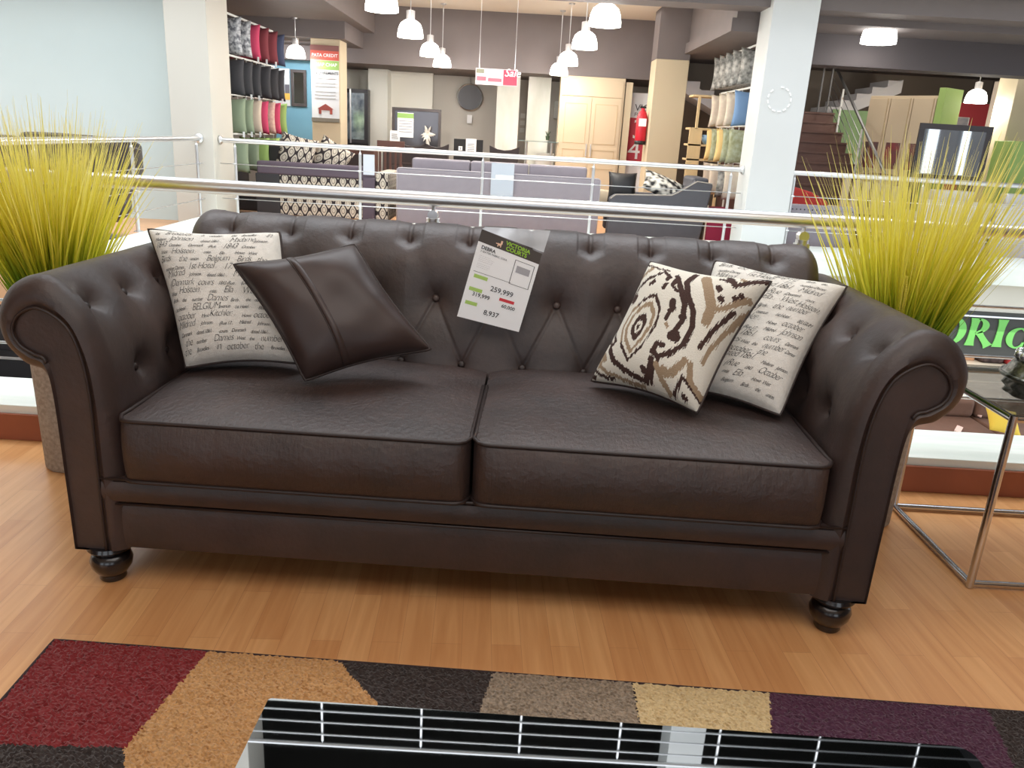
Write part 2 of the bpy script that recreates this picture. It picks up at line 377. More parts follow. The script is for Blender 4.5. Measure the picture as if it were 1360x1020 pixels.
def arm(sgn):
    bm = BM(); N = len(AOc)
    cen = [Vector(c) for c in arm_btn]
    rings = []
    for k in range(7):                                       # rounded nose from panel to full outline
        a = k/6*pi/2
        f = sin(a); y = 0.034*(1-sin(a))**1.0 if False else 0.036*(1-sin(a))
        # k=0: panel ring, k=6: outer ring
        w = 1-cos(a)
        ring = []
        for i in range(N):
            t = sin(a)
            p = APc[i].lerp(AOc[i], t)
            yy = 0.0 + 0.062*(1-cos(a)) + (0.012 if k == 0 else 0.0)
            ring.append(Vector((p.x, yy, p.y)))
        rings.append(ring)
    ny = 78
    for j in range(1, ny+1):
        y = 0.062 + (0.93-0.062)*j/ny
        ring = []
        for i in range(N):
            p = AOc[i]; q = Vector((p.x, y, p.y))
            a0 = AOc[max(i-1, 0)]; a1 = AOc[min(i+1, N-1)]; tg = (a1-a0).normalized()
            nr = Vector((tg.y, 0, -tg.x)).normalized()        # towards inside of the arm body
            wgt = 1.0 if i < 7*SUB else 0.0
            d = pitfield(q, cen, 0.062, 0.046)*wgt
            # shallow creases linking buttons diagonally
            if wgt:
                for ca in cen:
                    for cb in cen:
                        if ca.z > cb.z + 0.1 and abs(ca.y-cb.y) < 0.15:
                            ab = cb-ca; t = max(0, min(1, (q-ca).dot(ab)/ab.length_squared)); dd = (q-(ca+ab*t)).length
                            d += 0.004*exp(-(dd/0.014)**2)
            ring.append(q + nr*d)
        rings.append(ring)
    V = [[bm.verts.new((v.x*sgn, v.y, v.z)) for v in ring] for ring in rings]
    for A, B in zip(V, V[1:]):
        for i in range(N-1):
            bm.faces.new((A[i], A[i+1], B[i+1], B[i]))
        bm.faces.new((A[N-1], A[0], B[0], B[N-1]))
    # front panel: ladder between inner and outer side of the ring
    A = V[0]
    bm.faces.new(A); bm.faces.new(V[-1][::-1])
    o = so('arm', bm, smooth=True, angle=50)
    for p in o.data.polygons:
        if len(p.vertices) > 20: p.use_smooth = False
    # piping around the front panel
    bm = BM(); tube(bm, [(p.x*sgn, 0.004, p.y) for p in APc[:10*SUB+2]], 0.0045, 8)
    pp = new_obj('piping', bm, PIPE, o, smooth=True, world=False)
    for c in arm_btn:
        c = Vector(c); a = min(range(N), key=lambda i: (AOc[i]-Vector((c.x, c.z))).length)
        tg = (AOc[min(a+1, N-1)]-AOc[max(a-1, 0)]).normalized(); nr = Vector((tg.y, 0, -tg.x))
        q = c + nr*0.043; bm = BM()
        bmesh.ops.create_uvsphere(bm, u_segments=12, v_segments=8, radius=0.0125)
        for v in bm.verts:
            v.co = Vector(v.co); v.co -= nr*v.co.dot(nr)*0.45; v.co += q; v.co.x *= sgn
        new_obj('button', bm, PIPE, o, smooth=True, world=False)
    return o
arm(1); arm(-1)
# ---- back
BP = catmull([Vector(p) for p in [(.60,.36),(.635,.50),(.665,.60),(.70,.72),(.73,.84),(.765,.93),(.82,.995),(.89,1.022),(.955,1.0),(.99,.94),(.98,.87),(.94,.82),(.93,.70),(.93,.13)]], 8)
# arclength table
BL = [0.0]
for a, b in zip(BP, BP[1:]): BL.append(BL[-1]+(b-a).length)
def bprof(s):
    for i in range(len(BL)-1):
        if s <= BL[i+1]:
            t = (s-BL[i])/(BL[i+1]-BL[i]); p = BP[i].lerp(BP[i+1], t); tg = (BP[i+1]-BP[i]).normalized(); return p, tg
    return BP[-1], (BP[-1]-BP[-2]).normalized()
def s_at(y, z):
    i = min(range(len(BP)), key=lambda i: (BP[i]-Vector((y, z))).length); return BL[i]
SX = 0.215; CX = 0.02
sr1 = s_at(.80, .98); sr2 = s_at(.71, .775); sr3 = s_at(.65, .56)
row2 = [(CX-.225+SX*k, sr2) for k in range(-3, 7)]
row1 = [(CX-.225+SX*(k+.5), sr1) for k in range(-5, 7)]
row3 = [(CX-.225+SX*(k+.5), sr3) for k in range(-3, 6)]
row1 = [p for p in row1 if abs(p[0]-CX) < 1.08]; row2 = [p for p in row2 if abs(p[0]-CX) < 0.98]; row3 = [p for p in row3 if abs(p[0]-CX) < 0.95]
allb = row1+row2+row3
links = []
for a in row2:
    for b in row1+row3:
        if abs(abs(a[0]-b[0])-SX/2) < 0.02: links.append((a, b))
tops = []
for a in row1: links.append((a, (a[0], sr1+0.16)))
XH = 1.13
def back_pt(x, s):
    p, tg = bprof(s); q = Vector((x, p.x, p.y)); nr = Vector((0, -tg.y, tg.x))   # outward normal
    d = 0.0
    if s < sr1+0.25:
        for c in allb:
            dx = x-c[0]; ds = s-c[1]
            if abs(dx) < 0.16 and abs(ds) < 0.16:
                r = hypot(dx, ds); d = max(d, (0.040 if c[1] == sr2 else .026 if c[1] == sr1 else 0.02)*exp(-(r/(0.056 if c[1] == sr2 else .040))**1.2))
        e = 0.0
        for a, b in links:
            ax, as_ = a; bx_, bs = b
            if (x < min(ax, bx_)-.05) or (x > max(ax, bx_)+.05): continue
            vx, vs = bx_-ax, bs-as_; t = max(0, min(1, ((x-ax)*vx+(s-as_)*vs)/(vx*vx+vs*vs)))
            dd = hypot(x-ax-vx*t, s-as_-vs*t)
            fade = 1.0 if b[1] in (sr1, sr3) else (1-t)
            if a[1] == sr1: e = max(e, .009*(1-t*.8)*exp(-(dd/.007)**2)+.010*(1-t*.6)*exp(-(dd/.045)**2))
            elif b[1] == sr1: e = max(e, .003*exp(-(dd/.03)**2)+.004*max(0, 1-3*t)*exp(-(dd/.006)**2))
            else: e = max(e, .0042*exp(-(dd/.0055)**2)+.0012*exp(-(dd/.03)**2))
        d += e
    # pillowing on the roll ends
    xe = abs(x-CX)
    endr = 0.07
    if xe > XH-endr and s > s_at(.73, .84):
        t = (xe-(XH-endr))/endr; k = 1-sqrt(max(0, 1-t*t))
        cy, cz = 0.87, 0.915
        q = Vector((x, q.y+(cy-q.y)*k*0.85, q.z+(cz-q.z)*k*0.85))
    return q - nr*d
bm = BM(); NS = 150; NX = 560
ST = BL[-1]; sA = s_at(.93, .70)
def sv(v):  # denser sampling on the visible part
    return v/0.86*sA if v < 0.86 else sA+(v-0.86)/0.14*(ST-sA)
G = grid(bm, lambda u, v: back_pt(CX-XH+2*XH*u, sv(v)), NX, NS)
bm.faces.new([g for g in G[0]]); bm.faces.new([g for g in G[-1]][::-1])
back = so('back', bm, angle=None)
for c in row2+row3:
    q, tg = bprof(c[1]); nr = Vector((0, -tg.y, tg.x)); q = Vector((c[0], q.x, q.y)) - nr*(0.034 if c[1] == sr2 else .032 if c[1] == sr1 else 0.012)
    bm = BM(); bmesh.ops.create_uvsphere(bm, u_segments=14, v_segments=8, radius=0.0125)
    for v in bm.verts:
        v.co = Vector(v.co) - nr*Vector(v.co).dot(nr)*0.45 + q
    new_obj('button', bm, PIPE if c[1] != sr2 else mat('button_leather', (74, 60, 56), 0.4), back, smooth=True, world=False)
# ---- seat cushions
def seat(x0, x1):
    bm = BM(); w = x1-x0
    def top(u, v):
        # u across, v front to back
        x = x0+w*u; y = -0.012+0.66*v
        e = min(u, 1-u)*w; ed = min(v*0.66, 0.2)
        z = .538 + 0.028*(1-exp(-e/0.10))*(1-exp(-v*0.66/0.09)) + 0.003*sin(x*9+v*7)
        return Vector((x, y, z))
    def front(u, v):
        x = x0+w*u; z = .356+(.538-.356)*v; e = min(u, 1-u)*w
        y = -0.012 - 0.034*sin(pi*v)**0.7*(0.35+0.65*(1-exp(-e/0.09))) - 0.002*sin(x*37+z*11)*sin(pi*v)
        r = 0.05
        return Vector((x, y, z))
    def plan(p):   # rounded front corners in plan
        r = 0.045; x, y, z = p
        for s, xe in ((1, x0), (-1, x1)):
            dx = (x-xe)*s
            if dx < r:
                y += (r - sqrt(max(0, r*r-(r-dx)**2)))*max(0, 1-(y+.02)/0.1)
        return Vector((x, y, z))
    grid(bm, lambda u, v: plan(top(u, v)), 70, 50)
    grid(bm, lambda u, v: plan(front(u, v)), 70, 24)
    grid(bm, lambda u, v: plan(Vector((x0+w*u, -0.012+0.66*v, .356-0.004))), 70, 8)
    for xe in (x0, x1):
        grid(bm, lambda u, v: plan(Vector((xe, -0.012+0.66*u, (.352 if v == 0 else top(0, u).z if v == 1 else .352+(.538-.352)*v)))), 30, 6)
    bmesh.ops.remove_doubles(bm, verts=bm.verts, dist=0.0015)
    o = so('seat_cushion', bm, LEAC, smooth=True, angle=60)
    for z in (.538, .356):
        pts = [plan(Vector((x0+w*i/60, -0.013, z))) + Vector((0, -0.003, 0)) for i in range(61)]
        pts = [Vector((x0+0.002, 0.5, z))] + [Vector((x0+.002, 0.06, z))] + pts + [Vector((x1-.002, 0.06, z)), Vector((x1-.002, 0.5, z))]
        bm = BM(); tube(bm, pts, 0.0062, 8); new_obj('piping', bm, PIPE, o, smooth=True, world=False)
seat(-.985, -.004); seat(.004, .985)
# seam piping along rails
for z, y in ((.269, .014), (.351, .006)):
    bm = BM(); tube(bm, [(-1.055, y, z), (1.055, y, z)], 0.0045, 8); so('seam_piping', bm, PIPE, smooth=True)
# ---- feet
footm = mat('black_lacquered_wood', (24, 20, 22), 0.25, coat=0.5)
for sx, y in ((-1, .055), (1, .055), (-1, .86), (1, .86)):
    bm = BM(); lathe(bm, [(.0, 0.0), (.034, 0.0), (.038, .006), (.036, .018), (.044, .026), (.056, .045), (.060, .064), (.054, .084), (.040, .093), (.058, .099), (.064, .108), (.060, .119)], (sx*1.075, y, 0), 28)
    so('foot', bm, footm, smooth=True, angle=50)
# ================================================================== THROW PILLOWS
linen = mat('cream_linen', (226, 222, 214), 0.9, var=0.04, vscale=60, bump=0.3, bscale=350, stretch=(1, 1, 1))
ink = mat('black_ink_print', (42, 40, 40), 0.9)
darkcord = mat('dark_brown_cord', (48, 36, 33), 0.55)
pillowlea = mat('pillow_brown_suede', (58, 44, 41), 0.42, var=0.12, vscale=6, bump=0.12, bscale=30, bdist=0.004)
ik_cream = mat('ikat_cream_weave', (230, 226, 214), 0.92, bump=0.4, bscale=260)
ik_brown = mat('ikat_dark_brown_weave', (66, 44, 38), 0.92, bump=0.4, bscale=260)
ik_taupe = mat('ikat_taupe_weave', (160, 138, 112), 0.92, bump=0.4, bscale=260)
def pillow(label, name, P, thick, front, backm, group=None, mfn=None, n=56, pinch=0.11, wr=0.0, flip=1):
    """P: corner points TL TR BR BL (world). u left to right, v bottom to top"""
    TL, TR, BR, BL_ = [Vector(p) for p in P]
    c = (TL+TR+BR+BL_)/4
    nrm = (TR-BL_).cross(TL-BR).normalized()
    if nrm.y > 0: nrm = -nrm                  # towards the viewer side
    t = thing(name, label, 'pillow', ((BL_+BR)/2 + Vector((0, 0, -0.0))), 0, group)
    def base(u, v):
        a, b = 2*u-1, 2*v-1
        k = pinch
        u2 = .5+.5*a*(1-k*(1-b*b)*abs(a)); v2 = .5+.5*b*(1-k*(1-a*a)*abs(b))
        cr = .035*(abs(a)*abs(b))**5
        u2 = .5+(u2-.5)*(1-cr); v2 = .5+(v2-.5)*(1-cr)
        return (BL_*(1-u2)+BR*u2)*(1-v2) + (TL*(1-u2)+TR*u2)*v2
    def th(u, v):
        a, b = abs(2*u-1), abs(2*v-1)
        f = (max(0, 1-a**3.2)*max(0, 1-b**3.2))**0.5
        f *= 1+0.022*sin(u*13+v*7)*wr+0.02*sin(v*19-u*9)*wr
        # corner dimples
        return thick*f
    def fr(u, v, off=0.0): return base(u, v) + nrm*(th(u, v)*0.55+off)
    def bk(u, v): return base(u, v) - nrm*(th(u, v)*0.45)
    bm = BM(); grid(bm, lambda u, v: fr(u, v), n, n, mfn=mfn); 
    f_o = new_obj('front_cover', bm, front, t, smooth=True)
    bm = BM(); grid(bm, bk, 30, 30); new_obj('back_cover', bm, backm, t, smooth=True)
    pts = [base(i/30, 0) for i in range(30)]+[base(1, i/30) for i in range(30)]+[base(1-i/30, 1) for i in range(30)]+[base(0, 1-i/30) for i in range(30)]
    bm = BM(); tube(bm, pts, 0.0048, 8, closed=True); new_obj('piping', bm, darkcord, t, smooth=True)
    return t, fr, base, nrm, f_o
LINES = ["the  Bruxelles  in  october", "Madame  Johnson  dated 1861", "1843  October  Denmark   (Rue", "West  Holstein  miss  Ella  Howe", "Birds   the  union   Belgium", "number Dames  1st Hotel  17.",
         "Mildred  Johnson   dated 1861", "(Denmark   cours   1843 (Rue", "West  Holstein   miss   Ella", "Birds  the   number  Dames", "1st Hotel   BELGIUM   avenue", "october    Mme  Kitchler  Howe", "Mildred  Johnson    (Rue 17", "Denmark  dated 1861   cours", "the  number  Dames    West"]
def script_print(t, fr, seed, front_mats):
    rnd = random.Random(seed); bm = BM()
    nl = 16
    for i in range(nl):
        y = 0.925 - i*0.0575
        s = LINES[(i+seed) % len(LINES)]; words = s.split('  ')
        x = rnd.uniform(0.04, 0.08)
        while x < 0.93:
            for w in words:
                w = w.strip()
                if not w: continue
                big = rnd.random() < 0.42
                sz = 0.062 if big else 0.037
                wl = len(w)*sz*0.44
                if x+wl > 0.965: x = 2; break
                yy = y+rnd.uniform(-.006, .006); rt = rnd.uniform(-.01, .06)
                fq = lambda a, b: fr(min(max(a, .02), .98), min(max(b, .02), .98), 0.0012)
                put_text(bm, w, fq, sz*(1.12 if big else 1), 0, x, yy, shear=0.7, offset=-0.0012 if big else -0.0003, rot=rt, space=0.86, sx=0.92)
                pv = None; nn = max(6, len(w)*5)          # joined-up connecting hairline
                for q in range(nn+1):
                    a = x+wl*.95*q/nn; b = yy+(a-x)*rt+sz*.14+sz*.16*sin(q*2*pi/5+1)
                    cu_ = (a, b)
                    if pv:
                        h_ = .0007
                        bm.faces.new([bm.verts.new(fq(*z)) for z in ((pv[0], pv[1]-h_), (cu_[0], cu_[1]-h_), (cu_[0], cu_[1]+h_), (pv[0], pv[1]+h_))])
                    pv = cu_
                x += wl+rnd.uniform(.015, .05)
    o = new_obj('script_print', bm, ink, t)
    return o
# left script pillow
t, fr, ba, nr, fo = pillow('cream linen pillow with handwritten script, standing in the left corner of the sofa', 'throw_pillow',
    [(-1.275, 2.70, .975), (-.80, 2.665, .995), (-.665, 2.47, .585), (-1.055, 2.42, .563)], 0.17, linen, linen, group=None)
script_print(t, fr, 0, None)
# right script pillow
t, fr, ba, nr, fo = pillow('cream linen pillow with handwritten script, leaning in the right corner behind the patterned pillow', 'throw_pillow',
    [(.66, 2.70, .98), (1.085, 2.58, .935), (.827, 2.285, .563), (.49, 2.48, .575)], 0.16, linen, linen)
script_print(t, fr, 4, None)
# dark leather pillow
t, fr, ba, nr, fo = pillow('dark brown leather pillow with a stitched band, tilted against the script pillow', 'throw_pillow',
    [(-.895, 2.44, .915), (-.530, 2.55, .985), (-.258, 2.46, .665), (-.640, 2.315, .578)], 0.17, pillowlea, ik_cream, wr=1.0, pinch=0.10)
bm = BM()
def band(u, v):
    uc = 0.43 - 0.08*(1-v) + 0.03*sin(v*3); return fr(uc+(u-.5)*0.055, 0.01+0.98*v, 0.0015+0.006*sin(pi*u)**.6)
grid(bm, band, 8, 40); new_obj('stitched_band', bm, pillowlea, t, smooth=True)
bm = BM(); tube(bm, [fr(0.43-0.08*(1-i/40)+0.03*sin(i/40*3)-0.03, 0.01+.98*i/40, 0.001) for i in range(41)], 0.0022, 6); new_obj('seam', bm, darkcord, t, smooth=True)
# ikat pillow
IKC = [(400, 70), (930, 165), (600, 745), (130, 605)]      # TL TR BR BL of the drawing frame
def ik_inv(u, v):
    TL, TR, BR, BL = IKC
    return tuple((BL[k]*(1-u)+BR[k]*u)*(1-v)+(TL[k]*(1-u)+TR[k]*u)*v for k in (0, 1))
MED = [(470, 262), (492, 330), (472, 405), (405, 500), (335, 568), (300, 485), (300, 400), (342, 328), (400, 285)]
MC = (388, 412)
def med_r(th):
    best = None
    for p, q in zip(MED, MED[1:]+MED[:1]):
        dx, dy = cos(th), sin(th); ex, ey = q[0]-p[0], q[1]-p[1]; det = -dx*ey+dy*ex
        if abs(det) < 1e-9: continue
        wx, wy = p[0]-MC[0], p[1]-MC[1]; t = (-wx*ey+wy*ex)/det; k = (dx*wy-dy*wx)/det
        if t > 0 and -1e-6 <= k <= 1+1e-6: best = t
    return best or 100
MR = [med_r(i*2*pi/72) for i in range(73)]
IK = [  # colour, width, polyline
 (1, 9, [(392,85),(350,200),(292,280),(243,380),(233,450),(252,478),(272,462),(262,438)]), (1, 8, [(500,150),(425,182),(352,235),(302,292),(272,350),(257,425)]),
 (1, 15, [(640,150),(603,205),(607,280),(628,350),(622,420),(585,492),(520,532),(472,545),(450,520),(470,486),(496,492)]), (1, 15, [(562,175),(578,240),(592,320),(580,392),(545,440)]), (1, 30, [(540,452),(548,458)]),
 (1, 14, [(243,490),(272,560),(330,612),(398,652),(430,592),(442,550)]), (2, 9, [(182,495),(192,560),(232,600),(300,640),(380,668)]), (1, 8, [(160,560),(190,600),(250,628)]), (1, 10, [(500,150),(530,176),(512,192)]), (1, 9, [(560,190),(540,222),(562,252)]),
 (2, 26, [(682,178),(690,230),(704,330),(682,392)]), (2, 15, [(692,345),(762,330),(850,282)]), (1, 17, [(775,165),(800,218),(862,190),(918,176)]), (1, 9, [(740,175),(770,190)]), (2, 10, [(820,170),(850,200),(880,190)]),
 (1, 17, [(735,232),(737,240)]), (1, 17, [(742,288),(746,295)]), (1, 17, [(800,283),(804,290)]), (1, 14, [(822,266),(824,272)]), (1, 12, [(655,500),(700,440),(750,390),(795,345)]),  # last stroke is shading along the pillow edge, drawn as brown print
 (2, 15, [(458,575),(472,640),(492,690)]), (2, 20, [(585,560),(535,606),(500,620),(492,600)]), (2, 15, [(610,570),(598,635),(632,692)]), (1, 9, [(512,702),(548,652),(570,625),(600,668),(628,712)]), (1, 15, [(556,700),(562,704)]),
 (1, 15, [(470,735),(560,758)]), (1, 13, [(436,212),(450,200)]), (1, 17, [(352,262),(340,285)]), (1, 17, [(542,300),(540,322)]), (1, 11, [(515,215),(500,235)]), (2, 11, [(432,130),(402,148),(370,166)]), (1, 6, [(400,100),(430,116),(470,128),(520,140)]),
 (1, 15, [(398,592),(402,612)]), (2, 17, [(205,505),(218,535)]), (2, 13, [(196,540),(186,560)]), (1, 12, [(146,590),(160,600)]), (1, 11, [(300,590),(310,604)]), (2, 9, [(512,398),(518,412)]), (1, 14, [(530,345),(545,335)]), (1, 11, [(522,360),(512,376)]),
 (2, 10, [(660,560),(700,500),(760,430),(850,320)]), (1, 13, [(575,372),(590,380)]), (1, 10, [(470,560),(440,600),(420,660)]), (2, 8, [(610,215),(600,240)]), (1, 8, [(330,170),(350,150),(372,120)])]
IKS = []
for c_, w_, pl in IK:
    for p, q in zip(pl, pl[1:]): IKS.append((c_, w_*.84, p, q, min(p[0], q[0])-w_, max(p[0], q[0])+w_, min(p[1], q[1])-w_-12, max(p[1], q[1])+w_+12))
def ikat(u, v):
    x, y = ik_inv(u, v)
    h = sin(round(u*150)*12.9898)*43758.5453; h -= math.floor(h); h2 = sin(round(v*150)*78.233)*12543.7; h2 -= math.floor(h2)
    y += (h-.5)*13; x += (h2-.5)*2.2; y += (x-400)*.0
    dx, dy = x-MC[0], y-MC[1]; th = atan2(dy, dx) % (2*pi); i = th/(2*pi)*72; k = int(i); r = MR[k]*(1-(i-k))+MR[min(k+1, 72)]*(i-k)
    d = hypot(dx, dy)/r
    if d < .10: return 1
    if d < .20: return 0
    if d < .40: return 1
    if d < .60: return 0
    if d < .76: return 2
    if d < .88: return 0
    if d < 1.0: return 1 if dx > -10 or dy > 60 else 2
    for c_, w_, p, q, x0, x1, y0, y1 in IKS:
        if x < x0 or x > x1 or y < y0 or y > y1: continue
        ex, ey = q[0]-p[0], q[1]-p[1]; t = max(0, min(1, ((x-p[0])*ex+(y-p[1])*ey)/(ex*ex+ey*ey+1e-9)))
        if hypot(x-p[0]-ex*t, y-p[1]-ey*t) < w_: return c_
    return 0
t, fr, ba, nr, fo = pillow('cream and brown ikat medallion pillow, tilted in front of the right script pillow', 'throw_pillow',
    [(.424, 2.58, .98), (.782, 2.41, .965), (.557, 2.22, .578), (.252, 2.48, .582)], 0.185, [ik_cream, ik_brown, ik_taupe], ik_cream, mfn=ikat, n=240, pinch=.12)
# ================================================================== PRICE TAG
paper = mat('white_paper', (248, 250, 252), 0.55)
tagdark = mat('tag_header_dark', (66, 58, 52), 0.5)
lime_ink = mat('lime_green_ink', (150, 200, 50), 0.6)
grey_ink = mat('grey_ink', (70, 70, 74), 0.7)
red_ink = mat('red_ink', (214, 60, 70), 0.6)
plast = mat('clear_plastic_sleeve', (235, 240, 245), 0.15, alpha=0.35, spec=0.8)
TL, TR, BR, BLc = Vector((-.137, 2.655, 1.037)), Vector((.072, 2.648, .968)), Vector((.011, 2.618, .682)), Vector((-.205, 2.625, .728))
TL, TR, BR, BLc = aty(640, 304, 2.655), aty(720, 337, 2.65), aty(689, 441, 2.615), aty(607, 420, 2.615)
tg_t = thing('price_tag', 'white sofa price card with a dark header hanging on the sofa back', 'price tag', (BLc+BR)/2)
tn = (TR-BLc).cross(TL-BR).normalized(); tn = tn if tn.y < 0 else -tn
def tp(u, v, o=0.0): return (BLc*(1-u)+BR*u)*(1-v)+(TL*(1-u)+TR*u)*v + tn*(o+0.006*sin(pi*v))
AR = (TL-BLc).length/(TR-TL).length
bm = BM()
grid(bm, lambda u, v: tp(u, v), 6, 12)
grid(bm, lambda u, v: tp(u, v, -0.0015), 6, 12)
new_obj('card', bm, paper, tg_t)
bm = BM(); grid(bm, lambda u, v: tp(u, .865+.135*v, .0006), 6, 4); new_obj('header', bm, tagdark, tg_t)
def tT(bm, s, x, y, size, mi=0, off=0.0, space=1.0, al='LEFT'):
    put_text(bm, s, lambda a, b: tp(a, b/AR, .0014), size, mi, x, y*AR, offset=off, space=space, align=al)
bm = BM()
tT(bm, 'VICTORIA', .42, .938, .088, 1, .003); tT(bm, 'COURTS', .44, .882, .088, 1, .003)
tT(bm, 'DEBRA', .07, .80, .075, 0, .002); tT(bm, '3 SEATER FABRIC SOFA', .07, .765, .042, 0)
for i, y in enumerate((.72, .70, .68, .66, .63, .61, .59)): tT(bm, '- - - - - - - - - - - -'[:18+(i*5) % 6], .08, y, .035, 0)
tT(bm, '259,999', .38, .385, .115, 0, .001); tT(bm, '319,999', .13, .275, .088, 0, .001); tT(bm, '60,000', .62, .235, .08, 0, .001); tT(bm, '8,937', .38, .10, .11, 0, .001)
# bands
def tq(bm, x0, x1, y0, y1, mi, o=.0008):
    f = bm.faces.new([bm.verts.new(tp(a, b, o)) for a, b in ((x0, y0), (x1, y0), (x1, y1), (x0, y1))]); f.material_index = mi
tq(bm, .08, .30, .475, .515, 2); tq(bm, .06, .27, .325, .365, 2); tq(bm, .06, .25, .165, .205, 2); tq(bm, .56, .80, .305, .34, 3)
for x0, x1, y0, y1 in ((.63, .64, .53, .82), (.94, .95, .53, .82), (.63, .95, .815, .82), (.63, .95, .53, .535), (.05, .66, .54, .544)): tq(bm, x0, x1, y0, y1, 0)
tq(bm, .68, .90, .68, .76, 4)
# little horse-like mark in the header
for x0, x1, y0, y1 in ((.30, .36, .90, .925), (.34, .37, .92, .96), (.30, .315, .885, .90), (.345, .36, .885, .90), (.27, .30, .91, .92)): tq(bm, x0, x1, y0, y1, 5, .0014)
new_obj('print', bm, [grey_ink, lime_ink, mat('lime_band', (176, 212, 110), .6), red_ink, mat('grey_photo', (170, 170, 176), .6), mat('peach_ink', (240, 200, 170), .6)], tg_t)
bm = BM(); a_, b_, c_, d_ = tp(.15, 1.02, -.003), tp(1.07, 1.04, -.003), tp(1.03, .84, -.003), tp(.9, .9, -.003)
A_ = aty(645, 301, 2.70); B_ = aty(731, 306, 2.70); C_ = aty(722, 335, 2.66)
grid(bm, lambda u, v: (A_*(1-u)+B_*u)*v+(TL*(1-u)+C_*u)*(1-v)+Vector((0, -.004, 0)), 5, 4)
new_obj('plastic_sleeve', bm, plast, tg_t)
# ================================================================== RUG
def rug():
    q0, q1 = atz(72, 849, 0.012), atz(1360, 945, 0.012)
    e = (q1-q0).normalized(); L = 2.9; W = 1.45
    f = Vector((e.y, -e.x, 0))
    f = (f + e*0.06).normalized()
    # polygons in pixel space of the photo turned into floor polygons once (rug colour blocks)
    def fl(pts): return [atz(x, y, 0.012).xy for x, y in pts]
    polys = [(fl([(60, 840), (278, 864), (165, 994), (-160, 986)]), 0),
             (fl([(278, 860), (449, 878), (560, 1000), (560, 1300), (165, 1300), (165, 994)]), 2),
             (fl([(449, 870), (656, 892), (622, 985), (622, 1300), (560, 1300), (560, 1000)]), 1),
             (fl([(656, 880), (837, 900), (862, 1030), (862, 1300), (622, 1300), (622, 985)]), 3),
             (fl([(837, 890), (1021, 915), (1032, 1060), (1032, 1300), (862, 1300), (862, 1030)]), 4),
             (fl([(1021, 905), (1309, 938), (1365, 1060), (1400, 1300), (1032, 1300)]), 5)]
    def inside(p, poly):
        c = False; n = len(poly)
        for i in range(n):
            a, b = poly[i], poly[i-1]
            if (a.y > p.y) != (b.y > p.y) and p.x < (b.x-a.x)*(p.y-a.y)/(b.y-a.y)+a.x: c = not c
        return c
    rnd = random.Random(3)
    def block(P):
        p = P.xy + Vector((rnd.uniform(-.003, .003), rnd.uniform(-.003, .003)))
        for poly, m in polys:
            if inside(p, poly): return m
        return 1
    ms = [mat('rug_red', (116, 18, 22), .95), mat('rug_dark_brown', (42, 30, 26), .95), mat('rug_tan', (178, 134, 84), .95, var=.18, vscale=160), mat('rug_taupe', (136, 120, 102), .95, var=.3, vscale=120),
          mat('rug_cream', (196, 172, 128), .95, var=.12, vscale=160), mat('rug_purple', (70, 30, 54), .95)]
    for m in ms:
        nt = m.node_tree; b = nt.nodes['Principled BSDF']; b.inputs['Sheen Weight'].default_value = .25
    nx, ny = 560, 150
    bm = BM(); G = []
    for i in range(nx+1):
        row = []
        for j in range(ny+1):
            s = L*i/nx; v = 0.62*j/ny
            p = q0 + e*s + f*v
            edge = min(i, j, nx-i)
            p.z = (0.014 + rnd.uniform(-.0035, .0035)) if edge > 0 else 0.003
            p.x += rnd.uniform(-.0015, .0015); p.y += rnd.uniform(-.0015, .0015)
            row.append(bm.verts.new(p))
        G.append(row)
    for i in range(nx):
        for j in range(ny):
            fc = bm.faces.new((G[i][j], G[i+1][j], G[i+1][j+1], G[i][j+1])); fc.material_index = block(fc.calc_center_median())
    # remaining depth of the rug, coarse
    nx2, ny2 = 60, 30; G2 = []
    for i in range(nx2+1):
        row = []
        for j in range(ny2+1):
            p = q0+e*(L*i/nx2)+f*(0.62+0.9*j/ny2); p.z = 0.012; row.append(bm.verts.new(p))
        G2.append(row)
    for i in range(nx2):
        for j in range(ny2):
            fc = bm.faces.new((G2[i][j], G2[i+1][j], G2[i+1][j+1], G2[i][j+1])); fc.material_index = block(fc.calc_center_median())
    r = thing('area_rug', 'shaggy area rug in red, tan, dark brown, cream and purple blocks', 'rug', q0)
    new_obj('pile', bm, ms, r)
    bm = BM(); pts = [q0+f*1.5, q0+f*.02, q0, q0+e*.02, q0+e*1.4, q0+e*L, q0+e*L+f*1.5]
    for p in pts: p.z = .007
    tube(bm, pts, .006, 8); new_obj('bound_edge', bm, mat('rug_binding', (46, 30, 34), .9), r, smooth=True)
rug()
# ================================================================== BLACK GLASS COFFEE TABLE
T = .40
tc = [atz(357, 927, T), atz(1288, 992, T)]
ey = (tc[1]-tc[0]).normalized(); ex = Vector((ey.y, -ey.x, 0))   # ex towards the camera
table = thing('coffee_table', 'black glass coffee table with a mirror finish, on the shaggy rug', 'coffee table', tc[0]+ey*.6+ex*.35+Vector((0, 0, -T)))
bglass = mat('black_glass', (4, 5, 5), 0.015, spec=1.0, coat=1.0); bglass.node_tree.nodes['Principled BSDF'].inputs['IOR'].default_value = 2.1
bglass.node_tree.nodes['Principled BSDF'].inputs['Coat Roughness'].default_value = 0.01
W_ = (tc[1]-tc[0]).length; D_ = .65; R_ = .03
def tpt(s, d, z): p = tc[0]+ey*s+ex*d; return Vector((p.x, p.y, z))
out = []
for (cs, cd, a0) in ((W_-R_, R_, -90), (W_-R_, D_-R_, 0), (R_, D_-R_, 90), (R_, R_, 180)):
    rr = R_ if a0 == -90 else .006
    cs2 = W_-rr if cs > W_/2 else rr; cd2 = rr if cd < D_/2 else D_-rr
    for k in range(7):
        a = radians(a0+k*15); out.append((cs2+rr*cos(a), cd2+rr*sin(a)))
